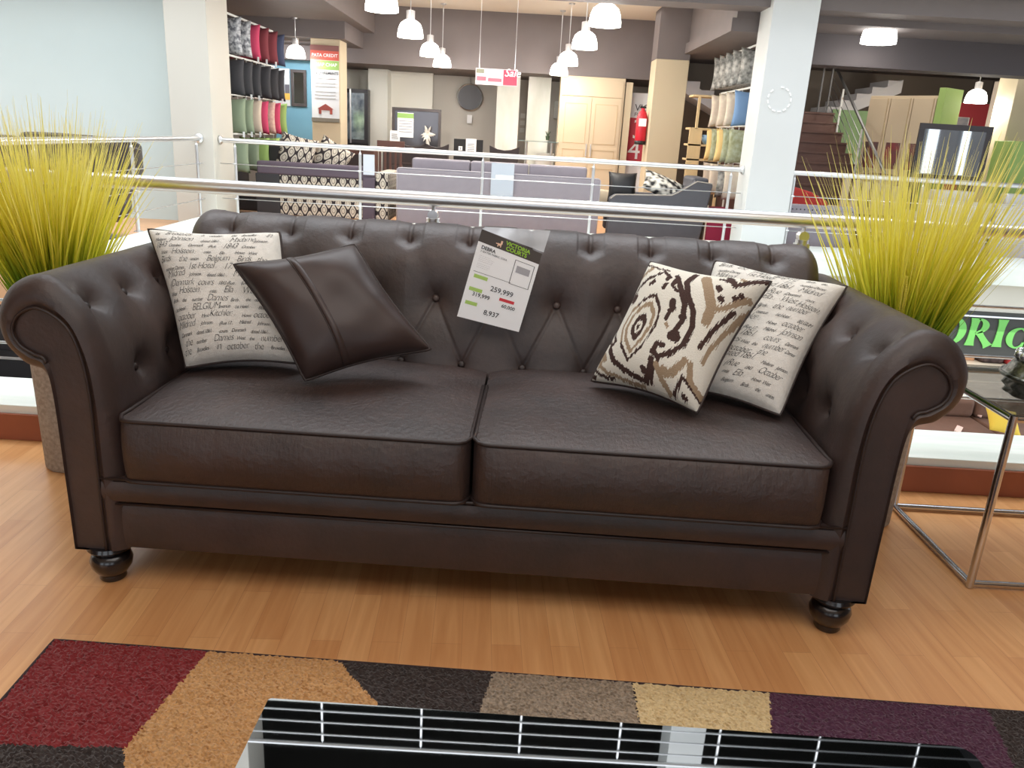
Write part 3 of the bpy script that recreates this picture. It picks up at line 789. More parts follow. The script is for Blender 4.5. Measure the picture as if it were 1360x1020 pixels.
bm = BM(); A = [bm.verts.new(tpt(s, d, T-.008)) for s, d in out]; B = [bm.verts.new(tpt(s, d, T)) for s, d in out]
bm.faces.new(A); bm.faces.new(B)
for i in range(len(out)): bm.faces.new((A[i], A[(i+1) % len(out)], B[(i+1) % len(out)], B[i]))
new_obj('glass_top', bm, bglass, table)
for s, d in ((.06, .06), (W_-.06, .06), (.06, D_-.06), (W_-.06, D_-.06)):
    bm = BM(); a = tpt(s, d, .019); tube(bm, [a, Vector((a.x, a.y, T-.009))], .022, 14); new_obj('leg', bm, chrome, table, smooth=True, angle=40)
bm = BM(); q = [tpt(.08, .08, .16), tpt(W_-.08, .08, .16), tpt(W_-.08, D_-.08, .16), tpt(.08, D_-.08, .16)]
f1 = [bm.verts.new(p) for p in q]; f2 = [bm.verts.new(p+Vector((0, 0, .008))) for p in q]
bm.faces.new(f1); bm.faces.new(f2)
for i in range(4): bm.faces.new((f1[i], f1[(i+1) % 4], f2[(i+1) % 4], f2[i]))
new_obj('lower_shelf', bm, black, table)
# ================================================================== GLASS SIDE TABLE + VESSEL
sx0, sx1, sy0, sy1, sz = 1.548, 2.10, 2.315, 2.884, .605
st = thing('side_table', 'chrome framed side table with a smoked glass top, right of the sofa', 'side table', (1.82, 2.6, 0))
for (x, y) in ((sx0, sy0), (sx1, sy0), (sx0, sy1), (sx1, sy1)):
    bm = BM(); tube(bm, [(x, y, 0.003), (x, y, sz)], .0125, 14); new_obj('leg', bm, chrome, st, smooth=True, angle=40)
for a, b in (((sx0, sy0), (sx1, sy0)), ((sx0, sy1), (sx1, sy1)), ((sx0, sy0), (sx0, sy1)), ((sx1, sy0), (sx1, sy1))):
    for z, nm in ((.016, 'floor_bar'), (sz-.012, 'top_bar')):
        bm = BM(); tube(bm, [(a[0], a[1], z), (b[0], b[1], z)], .0115, 12); new_obj(nm, bm, chrome, st, smooth=True, angle=40)
new_obj('glass_top', bx(sx0-.005, sx1+.005, sy0-.005, sy1+.005, sz, sz+.008), mat('smoked_glass', (72, 76, 66), .03, alpha=.5, spec=.9), st, bevel=.002)
for k in range(7):
    pass
vx, vy = 1.765, 2.50; vz = sz+.008
pew = mat('antiqued_silver', (150, 152, 150), .28, .9, rgb2=(60, 62, 60), vscale=28, bump=.6, bscale=45, bdist=.006)
vs_ = thing('ornate_vase', 'ornate antiqued silver vase with a tall neck on the smoked glass side table', 'vase', (vx, vy, vz))
bm = BM()
def wob(r, z, k): return r
prof = [(0, 0), (.115, .0), (.13, .008), (.122, .02), (.138, .035), (.128, .05), (.148, .062), (.152, .07), (.14, .08), (.13, .095), (.122, .11), (.10, .125)]
lathe(bm, prof, (vx, vy, vz), 40)
for v in bm.verts:
    a = atan2(v.co.y-vy, v.co.x-vx); r = hypot(v.co.x-vx, v.co.y-vy); k = 1+.045*sin(a*12)*(1 if v.co.z < vz+.055 else .3)
    v.co.x = vx+(v.co.x-vx)*k; v.co.y = vy+(v.co.y-vy)*k
new_obj('bowl', bm, pew, vs_, smooth=True)
bm = BM(); tube(bm, [(vx+.148*cos(i*pi/18), vy+.148*sin(i*pi/18), vz+.068) for i in range(36)], .007, 8, closed=True); new_obj('rim', bm, pew, vs_, smooth=True)
bm = BM()
for i in range(16):
    a = i*pi/8; bmesh.ops.create_uvsphere(bm, u_segments=10, v_segments=6, radius=.017, matrix=Matrix.Translation((vx+.108*cos(a), vy+.108*sin(a), vz+.132)))
new_obj('beaded_collar', bm, mat('pale_silver_beads', (196, 204, 208), .2, .8), vs_, smooth=True)
bm = BM(); lathe(bm, [(.095, .125), (.09, .14), (.096, .17), (.088, .24), (.094, .30), (.10, .335), (.085, .34), (0, .342)], (vx, vy, vz), 30); new_obj('neck', bm, mat('textured_grey_glass', (120, 124, 122), .25, .3, bump=.8, bscale=90, bdist=.004), vs_, smooth=True)
# ================================================================== GRASS PLANTS
def grass_mat():
    m = bpy.data.materials.new('artificial_grass'); m.use_nodes = True; nt = m.node_tree; L = nt.links; b = nt.nodes['Principled BSDF']
    at = nt.nodes.new('ShaderNodeAttribute'); at.attribute_name = 'along'
    r = nt.nodes.new('ShaderNodeValToRGB'); e = r.color_ramp.elements
    e[0].position = 0.0; e[0].color = lin((52, 104, 24)); e[1].position = 1.0; e[1].color = lin((238, 226, 150))
    for p, c in ((.25, (92, 154, 44)), (.42, (198, 206, 62)), (.62, (240, 230, 82)), (.85, (240, 230, 124))):
        x = e.new(p); x.color = lin(c)
    L.new(at.outputs['Fac'], r.inputs[0]); L.new(r.outputs[0], b.inputs['Base Color']); b.inputs['Roughness'].default_value = .45
    tr = nt.nodes.new('ShaderNodeBsdfTranslucent'); L.new(r.outputs[0], tr.inputs[0])
    mx = nt.nodes.new('ShaderNodeMixShader'); mx.inputs[0].default_value = .55
    o = nt.nodes['Material Output']; L.new(b.outputs[0], mx.inputs[1]); L.new(tr.outputs[0], mx.inputs[2]); L.new(mx.outputs[0], o.inputs['Surface'])
    return m
GM = grass_mat()
def stone_mat():
    return mat('speckled_stone', (172, 162, 150), .8, rgb2=(146, 136, 124), vscale=70, bump=.3, bscale=120)
def grass_plant(label, x, y, seed, hh, n, lean=(0, 0), spread=.5, rp=.098):
    rnd = random.Random(seed); zt = .60
    t = thing('grass_planter', label, 'potted plant', (x, y, 0))
    bm = BM(); lathe(bm, [(rp*.92, 0), (rp, .01), (rp*1.04, .3), (rp*1.1, zt), (rp*.98, zt+.005), (rp*.95, zt-.04), (0, zt-.045)], (x, y, 0), 36); new_obj('planter', bm, stone_mat(), t, smooth=True, angle=40)
    me_v = []; me_f = []; att = []
    def blade(base, dirv, Ln, w, droop, wst=None):
        side = Vector((-dirv.y, dirv.x, 0))
        if side.length < .01: side = Vector((1, 0, 0))
        side.normalize(); a = rnd.uniform(0, pi); 
        up = dirv.cross(side).normalized(); side = (side*cos(a)+up*sin(a))
        p = base.copy(); d = dirv.copy(); ns = 7; i0 = len(me_v)
        for k in range(ns+1):
            tt = k/ns; ww = w*(1-tt**1.6*.9)
            q = side*ww*.5; o = up*ww*.18
            me_v.extend([p-q, p+o, p+q]); att.extend([tt]*3)
            d = (d+Vector((d.x*droop, d.y*droop, -droop*.35))*tt/ns*2.4).normalized()
            p = p+d*Ln/ns
        for k in range(ns):
            b0 = i0+k*3
            me_f.append((b0, b0+1, b0+4, b0+3)); me_f.append((b0+1, b0+2, b0+5, b0+4))
        return p, d
    for i in range(n):
        r = rp*.8*sqrt(rnd.random()); a = rnd.uniform(0, 2*pi)
        b = Vector((x+r*cos(a), y+r*sin(a), zt-.04))
        ang = radians(rnd.triangular(0, 30, 12)); a2 = a+rnd.gauss(0, .5)
        dv = Vector((sin(ang)*cos(a2)+lean[0], sin(ang)*sin(a2)+lean[1], cos(ang))).normalized()
        Ln = hh*rnd.triangular(.5, 1.05, .85)
        blade(b, dv, Ln, rnd.uniform(.005, .011), rnd.uniform(.0, .45)*(ang*1.6))
    bm = BM(); vv = [bm.verts.new(p) for p in me_v]
    for f in me_f: bm.faces.new([vv[k] for k in f])
    me = bpy.data.meshes.new('grass_blades'); me.from_pydata([tuple(Vector(p)-Vector((x, y, 0))) for p in me_v], [], me_f); bm.free()
    at = me.attributes.new('along', 'FLOAT', 'POINT')
    at.data.foreach_set('value', att); me.materials.append(GM)
    for p in me.polygons: p.use_smooth = True
    o = bpy.data.objects.new('grass_blades', me); COL.objects.link(o); o.parent = t; o['kind'] = 'stuff'
    # wheat-like ears
    hm = mat('barley_ear_yellow', (226, 214, 84), .5)
    for i in range(13):
        a = rnd.uniform(0, 2*pi); ang = radians(rnd.uniform(2, 17)); dv = Vector((sin(ang)*cos(a), sin(ang)*sin(a), cos(ang)))
        b = Vector((x+.05*cos(a), y+.05*sin(a), zt-.04)); z0 = rnd.uniform(.20, .34)
        bm = BM(); tube(bm, [b, b+dv*z0], .0016, 5)
        for k in range(18):
            c = b+dv*(z0+k*.0085); w = .0075*sin(pi*(k+1.5)/20)+.0025
            for s in (-1, 1):
                sd = Vector((-dv.y, dv.x, 0)); sd = (sd if sd.length > .01 else Vector((1, 0, 0))).normalized()
                bmesh.ops.create_icosphere(bm, subdivisions=1, radius=1, matrix=Matrix.Translation(c+sd*s*w*.6)@Matrix.Diagonal((w*.62, w*.62, .0068, 1)))
            # awn
            if k % 2 == 0:
                s = 1 if k % 4 == 0 else -1
                e_ = c+dv*.16+sd*s*.035; tube(bm, [c+sd*s*w, e_], [.0009, .0003], 4, cap=False)
        new_obj('seed_head', bm, hm, t)
grass_plant('yellow-green artificial grass in a tall speckled stone planter, left of the sofa', -1.72, 2.87, 11, .82, 1250)
grass_plant('yellow-green artificial grass in a stone planter, right of the sofa beside the chrome side table', 1.385, 2.79, 23, .88, 850)
# ================================================================== FAR SIDE: signs
green = mat('sign_letter_green', (112, 190, 96), .6)
signblk = mat('sign_charcoal', (60, 62, 60), .6)
sg = thing('shop_sign', 'long charcoal fascia sign with big green capital letters below the far railing', 'sign', (5, 9.36, -.95))
new_obj('sign_board', bx(3.0, 8.6, 9.34, 9.5, -.95, -.385), signblk, sg)
bm = BM(); box(bm, 3.0, 8.6, 9.325, 9.34, -.445, -.425); new_obj('metal_strip', bm, steel, sg)
def stroke(bm, x0, y0, w0, x1, y1, w1, flare=.35, n=8, T=None, arc=None):
    pts = []
    for k in range(n+1):
        t = k/n; fl = 1+flare*(abs(2*t-1)**3)
        w = (w0*(1-t)+w1*t)*fl/2
        if arc: px, py, nx, ny = arc(t); w = arc_w(t)/2 if False else w
        else:
            px, py = x0+(x1-x0)*t, y0+(y1-y0)*t; L = hypot(x1-x0, y1-y0); nx, ny = -(y1-y0)/L, (x1-x0)/L
        pts.append(((px+nx*w, py+ny*w), (px-nx*w, py-ny*w)))
    for a, b in zip(pts, pts[1:]):
        for z in (0,):
            bm.faces.new([bm.verts.new(T(*p)) for p in (a[0], a[1], b[1], b[0])])
def ringarc(bm, cx, cy, rx, ry, w, a0, a1, T, n=28, thin=.45):
    pr_ = None
    for k in range(n+1):
        a = radians(a0+(a1-a0)*k/n); ww = w*(thin+(1-thin)*abs(cos(a)))
        o_ = (cx+rx*cos(a), cy+ry*sin(a)); i_ = (cx+(rx-ww)*cos(a), cy+(ry-ww*.55)*sin(a))
        if pr_: bm.faces.new([bm.verts.new(T(*p)) for p in (pr_[0], pr_[1], i_, o_)])
        pr_ = (o_, i_)
def letter(bm, ch, T):
    if ch == 'V': stroke(bm, .05, 1, .2, .38, 0, .12, T=T); stroke(bm, .72, 1, .14, .38, 0, .1, T=T); return .72
    if ch == 'I': stroke(bm, .14, 1, .2, .14, 0, .2, .5, T=T); return .3
    if ch == 'C': ringarc(bm, .42, .5, .42, .52, .2, 50, 310, T); return .72
    if ch == 'T': stroke(bm, .34, 1, .18, .34, 0, .18, .4, T=T); stroke(bm, 0, .95, .1, .68, .95, .1, .5, T=T); return .68
    if ch == 'O': ringarc(bm, .46, .5, .46, .52, .22, 0, 360, T, 40); return .92
    if ch == 'R': stroke(bm, .12, 1, .19, .12, 0, .19, .5, T=T); ringarc(bm, .2, .73, .36, .28, .2, -90, 90, T); stroke(bm, .3, .5, .16, .68, 0, .2, .4, T=T); return .66
    if ch == 'A': ringarc(bm, .36, .36, .36, .38, .2, 60, 330, T); stroke(bm, .66, .75, .18, .66, 0, .18, .4, T=T); return .75
    return .6
LH = .335; z0 = -.795
# word set so that the O, R, I fall right of the grass
word = 'VICTORIA'; adv = {'V': .78, 'I': .36, 'C': .80, 'T': .76, 'O': 1.0, 'R': .80, 'A': .86}
xO = aty(1240, 440, 9.33).x
x = xO-LH*1.2*sum(adv[c] for c in 'VICT')
for ch in word:
    bm = BM(); letter(bm, ch, lambda a, b, x=x: Vector((x+a*LH*1.2+b*.02, 9.325, z0+b*LH))); x += adv[ch]*LH*1.2
    bmesh.ops.remove_doubles(bm, verts=bm.verts, dist=1e-5)
    o = new_obj('letter', bm, green, sg); md = o.modifiers.new('s', 'SOLIDIFY'); md.thickness = .014; md.offset = 0
# ================================================================== PENDANT LAMPS
shade = mat('opal_lit_shade', (255, 253, 246), .3, emit=6.0)
def pendant(label, x, y, zb, r, ztop, grp='opal pendant lamps over the far showroom', watt=60):
    t = thing('pendant_lamp', label, 'pendant lamp', (x, y, zb), 0, None)
    h = r*1.28
    bm = BM(); lathe(bm, [(r*.93, 0), (r, .0), (r*1.0, h*.2), (r*.93, h*.5), (r*.78, h*.78), (r*.5, h*.95), (r*.32, h)], (x, y, zb), 24, cap=False); new_obj('shade', bm, shade, t, smooth=True)
    bm = BM(); lathe(bm, [(r*.34, h*.95), (r*.34, h*1.5), (r*.1, h*1.55), (0, h*1.56)], (x, y, zb), 16); new_obj('lamp_holder', bm, mat('frosted_holder', (200, 196, 196), .3, .3), t, smooth=True, angle=40)
    bm = BM(); tube(bm, [(x, y, zb+h*1.5), (x, y, ztop)], .006, 6); new_obj('cord', bm, steel, t)
    bm = BM(); lathe(bm, [(.05, -.02), (.05, 0)], (x, y, ztop), 14); new_obj('ceiling_rose', bm, steel, t)
    l = bpy.data.lights.new('pendant_bulb', 'POINT'); l.energy = watt; l.color = (1, .95, .88); l.shadow_soft_size = r*.5
    lo = bpy.data.objects.new('bulb_light', l); COL.objects.link(lo); lo.location = (x, y, zb-.03)
def pend_px(label, px, py, wpx, Y, ztop=CE-.002, watt=60):
    p = aty(px, py, Y); r = wpx/2/F_PX*((p-CC).dot(CR @ Vector((0, 0, -1))))
    pendant(label, p.x, p.y, p.z, r, ztop, watt=watt)
pend_px('glowing white pendant cropped by the top edge, left of the upper middle', 507, 15, 44, 10.7, watt=40)
pend_px('glowing white pendant hanging just right of the cropped left one', 545, 50, 34, 11.6)
pend_px('small white pendant touching its neighbour, the left one of the pair below the middle-left lamps', 571, 75, 27, 13.6, watt=36)
pend_px('small white pendant of the left touching pair, hanging lower right of its twin', 587, 89, 24, 14.4, watt=36)
pend_px('lone white pendant above the blue wall and the credit poster column', 393, 77, 25, 13.4, ztop=2.858, watt=35)
pend_px('biggest white pendant, near the ceiling edge at upper centre right', 803, 35, 43, 10.7, watt=40)
pend_px('white pendant just below and left of the biggest one', 776, 65, 34, 11.6)
pend_px('small white pendant above the beige wardrobe, upper of the touching pair', 754, 87, 27, 13.6, watt=36)
pend_px('small white pendant above the beige wardrobe, lower left of the touching pair', 742, 100, 24, 14.4, watt=30)
pend_px('white pendant hanging above the staircase on the right', 1166, 58, 45, 10.75, ztop=2.799, watt=14)
pend_px('small white pendant above the red wall at far right', 1295, 137, 27, 13.2, ztop=2.799, watt=40)
# ================================================================== HANGING CUSHION RACKS
def hung_cushion(label, grp, x, y, z, w, h, m, th=.11, pat=None, yaw=0.0):
    bm = BM(); n = 12
    def f(u, v, s):
        a, b = 2*u-1, 2*v-1; k = .10
        X = a*(1-k*(1-b*b))*w/2; Z = b*(1-k*(1-a*a))*h/2
        return Vector((X, s*th/2*((1-a*a)*(1-b*b))**.5, Z))
    grid(bm, lambda u, v: f(u, v, 1), n, n); grid(bm, lambda u, v: f(u, v, -1), n, n)
    bmesh.ops.remove_doubles(bm, verts=bm.verts, dist=.0005)
    t = thing('hanging_cushion', label, 'cushion', (x, y, z-h/2), yaw, grp)
    for v in bm.verts: v.co.z += h/2
    new_obj('cover', bm, m, t, smooth=True, world=False)
    if random.random() < .35: new_obj('swing_tag', bx(w*.40, w*.46, -th*.3-.01, -th*.3-.006, -.03, .04), paper, t, world=False)
    bm = BM(); tube(bm, [(0, 0, h*.9), (0, 0, h+.03)], .006, 6); new_obj('hanging_loop', bm, steel, t, world=False)
def cm(n, c, **k): return mat('cushion_'+n, c, .9, **k)
def rack(label, X, Ys, ztop, rows, side, zs):
    t = thing('cushion_rack', label, 'display rack', (X, Ys[0], 0))
    y0, y1 = Ys
    xb = X - side*.24
    for y in (y0, y1):
        bm = BM(); tube(bm, [(xb, y, 0.0), (xb, y, ztop)], .014, 8); new_obj('upright', bm, white, t)
    for z in zs:
        bm = BM(); tube(bm, [(X, y0-.03, z+.02), (X, y1+.03, z+.02)], .014, 8)
        new_obj('crossbar', bm, white, t)
        for y in (y0, y1):
            bm = BM(); tube(bm, [(xb, y, z+.02), (X, y, z+.02)], .01, 8); new_obj('bracket', bm, white, t)
    return t
rack('white metal cushion display rack beside the left pillar', -3.92, (10.85, 12.9), 2.6, 4, 1, [2.58, 2.08, 1.60, 1.10])
pw = dict(rgb2=(90, 92, 96), vscale=22, detail=0)
greyzig = cm('grey_zigzag', (196, 198, 202), rgb2=(98, 100, 108), vscale=26, detail=1)
magenta, dred, navy, blk = cm('magenta', (192, 66, 100)), cm('dark_red', (124, 56, 64)), cm('navy', (74, 82, 108)), cm('black', (58, 58, 62))
sage, sand, limec, olive = cm('sage', (134, 148, 124)), cm('sand', (190, 174, 158)), cm('lime', (146, 176, 104)), cm('olive', (120, 136, 92))
mauve = cm('pink_beige', (190, 150, 144), rgb2=(206, 176, 160), vscale=30)
R1 = [(greyzig, 'grey zigzag cushion'), (greyzig, 'grey zigzag cushion'), (magenta, 'magenta cushion'), (dred, 'dark red cushion'), (dred, 'dark red cushion'), (navy, 'navy blue cushion')]
R2 = [(blk, 'black cushion')]*6
R3 = [(sage, 'sage green cushion'), (sage, 'sage green cushion'), (sand, 'sand beige cushion'), (magenta, 'magenta pink cushion'), (mauve, 'pinkish beige cushion'), (magenta, 'magenta pink cushion'), (limec, 'lime green cushion')]
R4 = [(sage, 'grey green cushion'), (sage, 'grey green cushion'), (limec, 'yellow green cushion'), (limec, 'yellow green cushion'), (sage, 'grey green cushion')]
rowname = ['top row', 'second row', 'third row', 'bottom row behind the railing']
ordn = ['nearest', 'second', 'third', 'fourth', 'fifth', 'sixth', 'seventh']
def fill_rack(X, y0, y1, rows, zs, h, where, w=.44, yawf=0.0):
    for ri, R in enumerate(rows):
        n = len(R)
        for i, (m, nm) in enumerate(R):
            y = y0+(y1-y0)*(i+.3)/n
            hung_cushion('%s, %s in the %s of the %s' % (nm, ordn[i] if i == 0 else ordn[i]+' from front', rowname[ri].split(' behind')[0], where), 'cushions on the '+where, X+random.uniform(-.015, .015), y, zs[ri]-h/2-.02, w, h, m, th=.15, yaw=yawf+random.uniform(-.12, .12))
fill_rack(-3.92, 10.85, 13.1, [R1, R2, R3, R4], [2.58, 2.08, 1.60, 1.10], .46, 'left rack')
rack('white metal cushion display rack beside the right white pillar', 2.92, (11.0, 12.8), 2.62, 4, -1, [2.58, 2.06, 1.58, 1.10])
greyl = cm('grey_leaf', (188, 186, 180), rgb2=(112, 112, 108), vscale=18, detail=2)
creamp = cm('cream_print', (214, 204, 184), rgb2=(200, 184, 168), vscale=12)
bluec = cm('blue', (110, 142, 180)); yel = cm('mustard_cream', (222, 190, 128)); ogr = cm('olive_grey', (140, 142, 104), rgb2=(170, 174, 150), vscale=16)
Q1 = [(greyl, 'grey leaf print cushion')]*5
Q2 = [(bluec, 'sky blue cushion'), (creamp, 'cream printed cushion'), (creamp, 'cream printed cushion'), (creamp, 'cream printed cushion')]
Q3 = [(ogr, 'olive patterned cushion'), (ogr, 'olive patterned cushion'), (yel, 'mustard cushion'), (ogr, 'olive patterned cushion'), (yel, 'mustard cushion')]
Q4 = [(creamp, 'pale cream cushion'), (greyl, 'pale grey cushion'), (creamp, 'pale cream cushion'), (sand, 'sand cushion')]
fill_rack(2.92, 11.0, 12.8, [Q1, Q2, Q3, Q4], [2.58, 2.06, 1.58, 1.10], .46, 'right rack')
# ================================================================== FAR FURNITURE
lav = mat('lavender_grey_fabric', (150, 143, 150), .85, var=.03, vscale=9)
lavp = mat('lavender_piping', (178, 172, 178), .8)
cgrey = mat('charcoal_fabric', (88, 88, 94), .85, var=.04)
def boxpart(name, p, x0, x1, y0, y1, z0, z1, m, bev=.03, seg=3): return new_obj(name, bx(x0, x1, y0, y1, z0, z1), m, p, bevel=bev, bseg=seg)
def simple_sofa(name, label, x0, x1, y0, ztop, m, ncush, depth=.9, cat='sofa', facing=1, seatm=None, pip=None):
    """back towards the camera when facing = 1"""
    t = thing(name, label, cat, ((x0+x1)/2, y0+depth/2, 0))
    boxpart('base', t, x0+.02, x1-.02, y0+.02, y0+depth, .08, .40, m)
    boxpart('back', t, x0, x1, y0, y0+.18, .06, ztop, m, .035)
    for a, b in ((x0, x0+.16), (x1-.16, x1)): boxpart('arm', t, a, b, y0+.03, y0+depth, .08, ztop-.18, m)
    w = (x1-x0-.36)/ncush
    for i in range(ncush):
        boxpart('seat_cushion', t, x0+.18+w*i+.004, x0+.18+w*(i+1)-.004, y0+.3, y0+depth+.02, .40, .54, m, .04)
        boxpart('back_cushion', t, x0+.18+w*i+.004, x0+.18+w*(i+1)-.004, y0+.17, y0+.36, .5, ztop+.13, m, .03)
    bm = BM(); tube(bm, [(x0+.01, y0+.01, .1), (x0+.01, y0+.01, ztop-.02), (x0+.03, y0+.01, ztop-.003), (x1-.03, y0+.01, ztop-.003), (x1-.01, y0+.01, ztop-.02), (x1-.01, y0+.01, .1)], .008, 6)
    new_obj('piping', bm, pip or m, t, smooth=True)
    for a in (x0+.08, x1-.08):
        for b in (y0+.08, y0+depth-.08): boxpart('foot', t, a-.03, a+.03, b-.03, b+.03, 0, .08, black, .005)
    return t
simple_sofa('three_seat_sofa', 'lavender grey three-seat sofa with its back to the far railing', -1.70, 1.03, 10.85, .82, lav, 3, pip=lavp)
# clear sleeve with a sheet hanging over the back of the lavender sofa
p1 = aty(653, 216, 10.8); p2 = aty(681, 262, 10.8)
t = thing('hanging_info_sheet', 'clear plastic sheet hanging over the back of the lavender sofa', 'sheet', (p1.x, 10.82, p2.z))
new_obj('sleeve', bx(p1.x, p2.x, 10.815, 10.82, p2.z, p1.z), mat('milky_plastic', (214, 222, 232), .2, alpha=.75), t)
new_obj('sheet_fold', bx(p1.x+.06, p2.x, 10.806, 10.812, p1.z-.20, p1.z-.15), paper, t)
# patterned sofa at left
def trellis():
    m = bpy.data.materials.new('trellis_print_fabric'); m.use_nodes = True; nt = m.node_tree; L = nt.links; b = nt.nodes['Principled BSDF']
    tcn = nt.nodes.new('ShaderNodeTexCoord'); s = nt.nodes.new('ShaderNodeSeparateXYZ'); L.new(tcn.outputs['Object'], s.inputs[0])
    def mth(op, a, b_=None, v=None):
        n = nt.nodes.new('ShaderNodeMath'); n.operation = op
        for k, q in enumerate((a, b_)):
            if q is None: continue
            if isinstance(q, (int, float)): n.inputs[k].default_value = q
            else: L.new(q, n.inputs[k])
        return n.outputs[0]
    x = mth('ADD', s.outputs[0], s.outputs[1]); cxn = mth('COSINE', mth('MULTIPLY', x, 48.0)); czn = mth('COSINE', mth('MULTIPLY', s.outputs[2], 32.0))
    f = mth('ABSOLUTE', mth('ADD', cxn, mth('MULTIPLY', czn, .8)))
    lt = mth('LESS_THAN', f, .42)
    g = mth('LESS_THAN', mth('ABSOLUTE', mth('SUBTRACT', mth('ABSOLUTE', mth('ADD', cxn, czn)), 1.45)), .1)
    o_ = mth('MAXIMUM', lt, g)
    mx = nt.nodes.new('ShaderNodeMix'); mx.data_type = 'RGBA'; L.new(o_, mx.inputs[0]); mx.inputs[6].default_value = lin((206, 196, 180)); mx.inputs[7].default_value = lin((52, 44, 46))
    L.new(mx.outputs[2], b.inputs['Base Color']); b.inputs['Roughness'].default_value = .9
    return m
TRE = trellis(); plum = mat('plum_velvet', (92, 80, 92), .7); dk = mat('dark_leatherette', (52, 50, 54), .5)
t = thing('patterned_sofa', 'plum sofa with black and cream trellis print panels, left of the lavender sofa', 'sofa', (-2.8, 11.2, 0))
boxpart('back_rail', t, -3.6, -2.02, 10.95, 11.12, .63, .80, plum, .03)
boxpart('back_panel', t, -3.3, -2.16, 10.97, 11.08, .10, .63, TRE, .01)
boxpart('side_panel', t, -3.62, -3.3, 10.96, 11.1, .10, .64, dk, .01)
boxpart('corner_post', t, -2.17, -2.0, 10.93, 11.12, .08, .66, plum, .02)
boxpart('arm', t, -2.0, -1.82, 10.95, 11.8, .08, .74, TRE, .04)
boxpart('seat', t, -3.5, -2.0, 11.1, 11.85, .1, .45, plum, .04)
for a in (-3.5, -1.9): boxpart('foot', t, a-.03, a+.03, 11.0, 11.06, 0, .1, black, .004)
def std_pillow(label, c, w, h, th, m, ry=0, rx=-.25, name='sofa_pillow', group=None):
    bm = BM(); n = 12
    for s in (1, -1):
        grid(bm, lambda u, v: Vector(((2*u-1)*(1-.08*(1-(2*v-1)**2))*w/2, s*th/2*((1-(2*u-1)**2)*(1-(2*v-1)**2))**.5, (2*v-1)*(1-.08*(1-(2*u-1)**2))*h/2)), n, n)
    bmesh.ops.remove_doubles(bm, verts=bm.verts, dist=.0005)
    M = Matrix.Translation(c)@Euler((rx, ry, 0)).to_matrix().to_4x4()
    o = new_obj(name, bm, m, smooth=True); o.matrix_basis = M
    tag(o, label, 'pillow', group); return o
std_pillow('trellis print pillow standing left on the plum patterned sofa', (-3.15, 11.3, .90), .52, .50, .16, TRE, ry=.2)
std_pillow('second trellis print pillow, right one on the plum patterned sofa', (-2.72, 11.52, .86), .5, .46, .16, TRE, ry=.5)
p1 = aty(481, 205, 10.85); p2 = aty(496, 228, 10.85)
tag(new_obj('price_tag', bx(p1.x, p2.x, 10.922, 10.928, p2.z-.05, p1.z), mat('pale_blue_paper', (214, 220, 232), .6)), 'pale blank price tag hanging on the right corner of the plum patterned sofa', 'price tag')
t = thing('dark_armchair', 'dark armchair half hidden between the left cushion rack and plum sofa', 'armchair', (-3.85, 11.7, 0))
boxpart('seat', t, -4.2, -3.55, 11.4, 12.0, .08, .42, dk); boxpart('back', t, -3.75, -3.30, 11.95, 12.1, .08, .98, dk); boxpart('arm', t, -4.2, -4.05, 11.4, 12.0, .08, .62, dk)
# dark armchair at right with patterned pillow
t = thing('charcoal_armchair', 'charcoal armchair with sloping arms seen from behind, right of the lavender sofa', 'armchair', (1.8, 11.1, 0))
bm = BM(); prism(bm, [(1.16, .06), (2.42, .06), (2.52, .84), (2.30, .86), (2.06, .70), (1.98, .66), (1.24, .63), (1.16, .58)], 'y', 10.85, 11.05); new_obj('side_arm', bm, cgrey, t, bevel=.03, bseg=3)
boxpart('seat', t, 1.25, 2.4, 11.05, 11.75, .08, .5, cgrey); boxpart('far_arm', t, 1.2, 2.45, 11.75, 11.92, .08, .62, cgrey); boxpart('back', t, 2.28, 2.5, 11.05, 11.75, .3, .9, cgrey, .04)
bm = BM(); tube(bm, [(1.17, 10.84, .58), (1.24, 10.84, .635), (1.98, 10.84, .665), (2.06, 10.84, .705), (2.3, 10.84, .862), (2.5, 10.84, .842)], .008, 6); new_obj('piping', bm, mat('light_piping', (168, 160, 150), .7), t)
zebra = mat('black_white_net_print', (236, 232, 220), .85, rgb2=(30, 30, 32), vscale=14, detail=0)
std_pillow('black and white net print pillow lying in the charcoal armchair', (1.95, 11.35, .74), .62, .46, .18, zebra, ry=.35, rx=-1.0)
std_pillow('dark round-topped pillow at the left end of the charcoal armchair', (1.38, 11.4, .70), .4, .42, .16, black, rx=-.3)
std_pillow('beige pillow low on the left side of the charcoal armchair', (1.25, 11.75, .48), .42, .34, .14, mat('beige_fabric', (186, 172, 150), .9), rx=-.3)
# crimson box
t = thing('crimson_stool', 'crimson box stool with a cream edge beside the charcoal armchair', 'stool', (2.5, 11.0, 0))
boxpart('body', t, 2.5, 2.86, 10.9, 11.3, .03, .52, mat('crimson', (150, 34, 70), .7), .02); boxpart('edge', t, 2.48, 2.5, 10.88, 11.3, .0, .56, mat('cream_edge', (220, 200, 180), .7), .004)
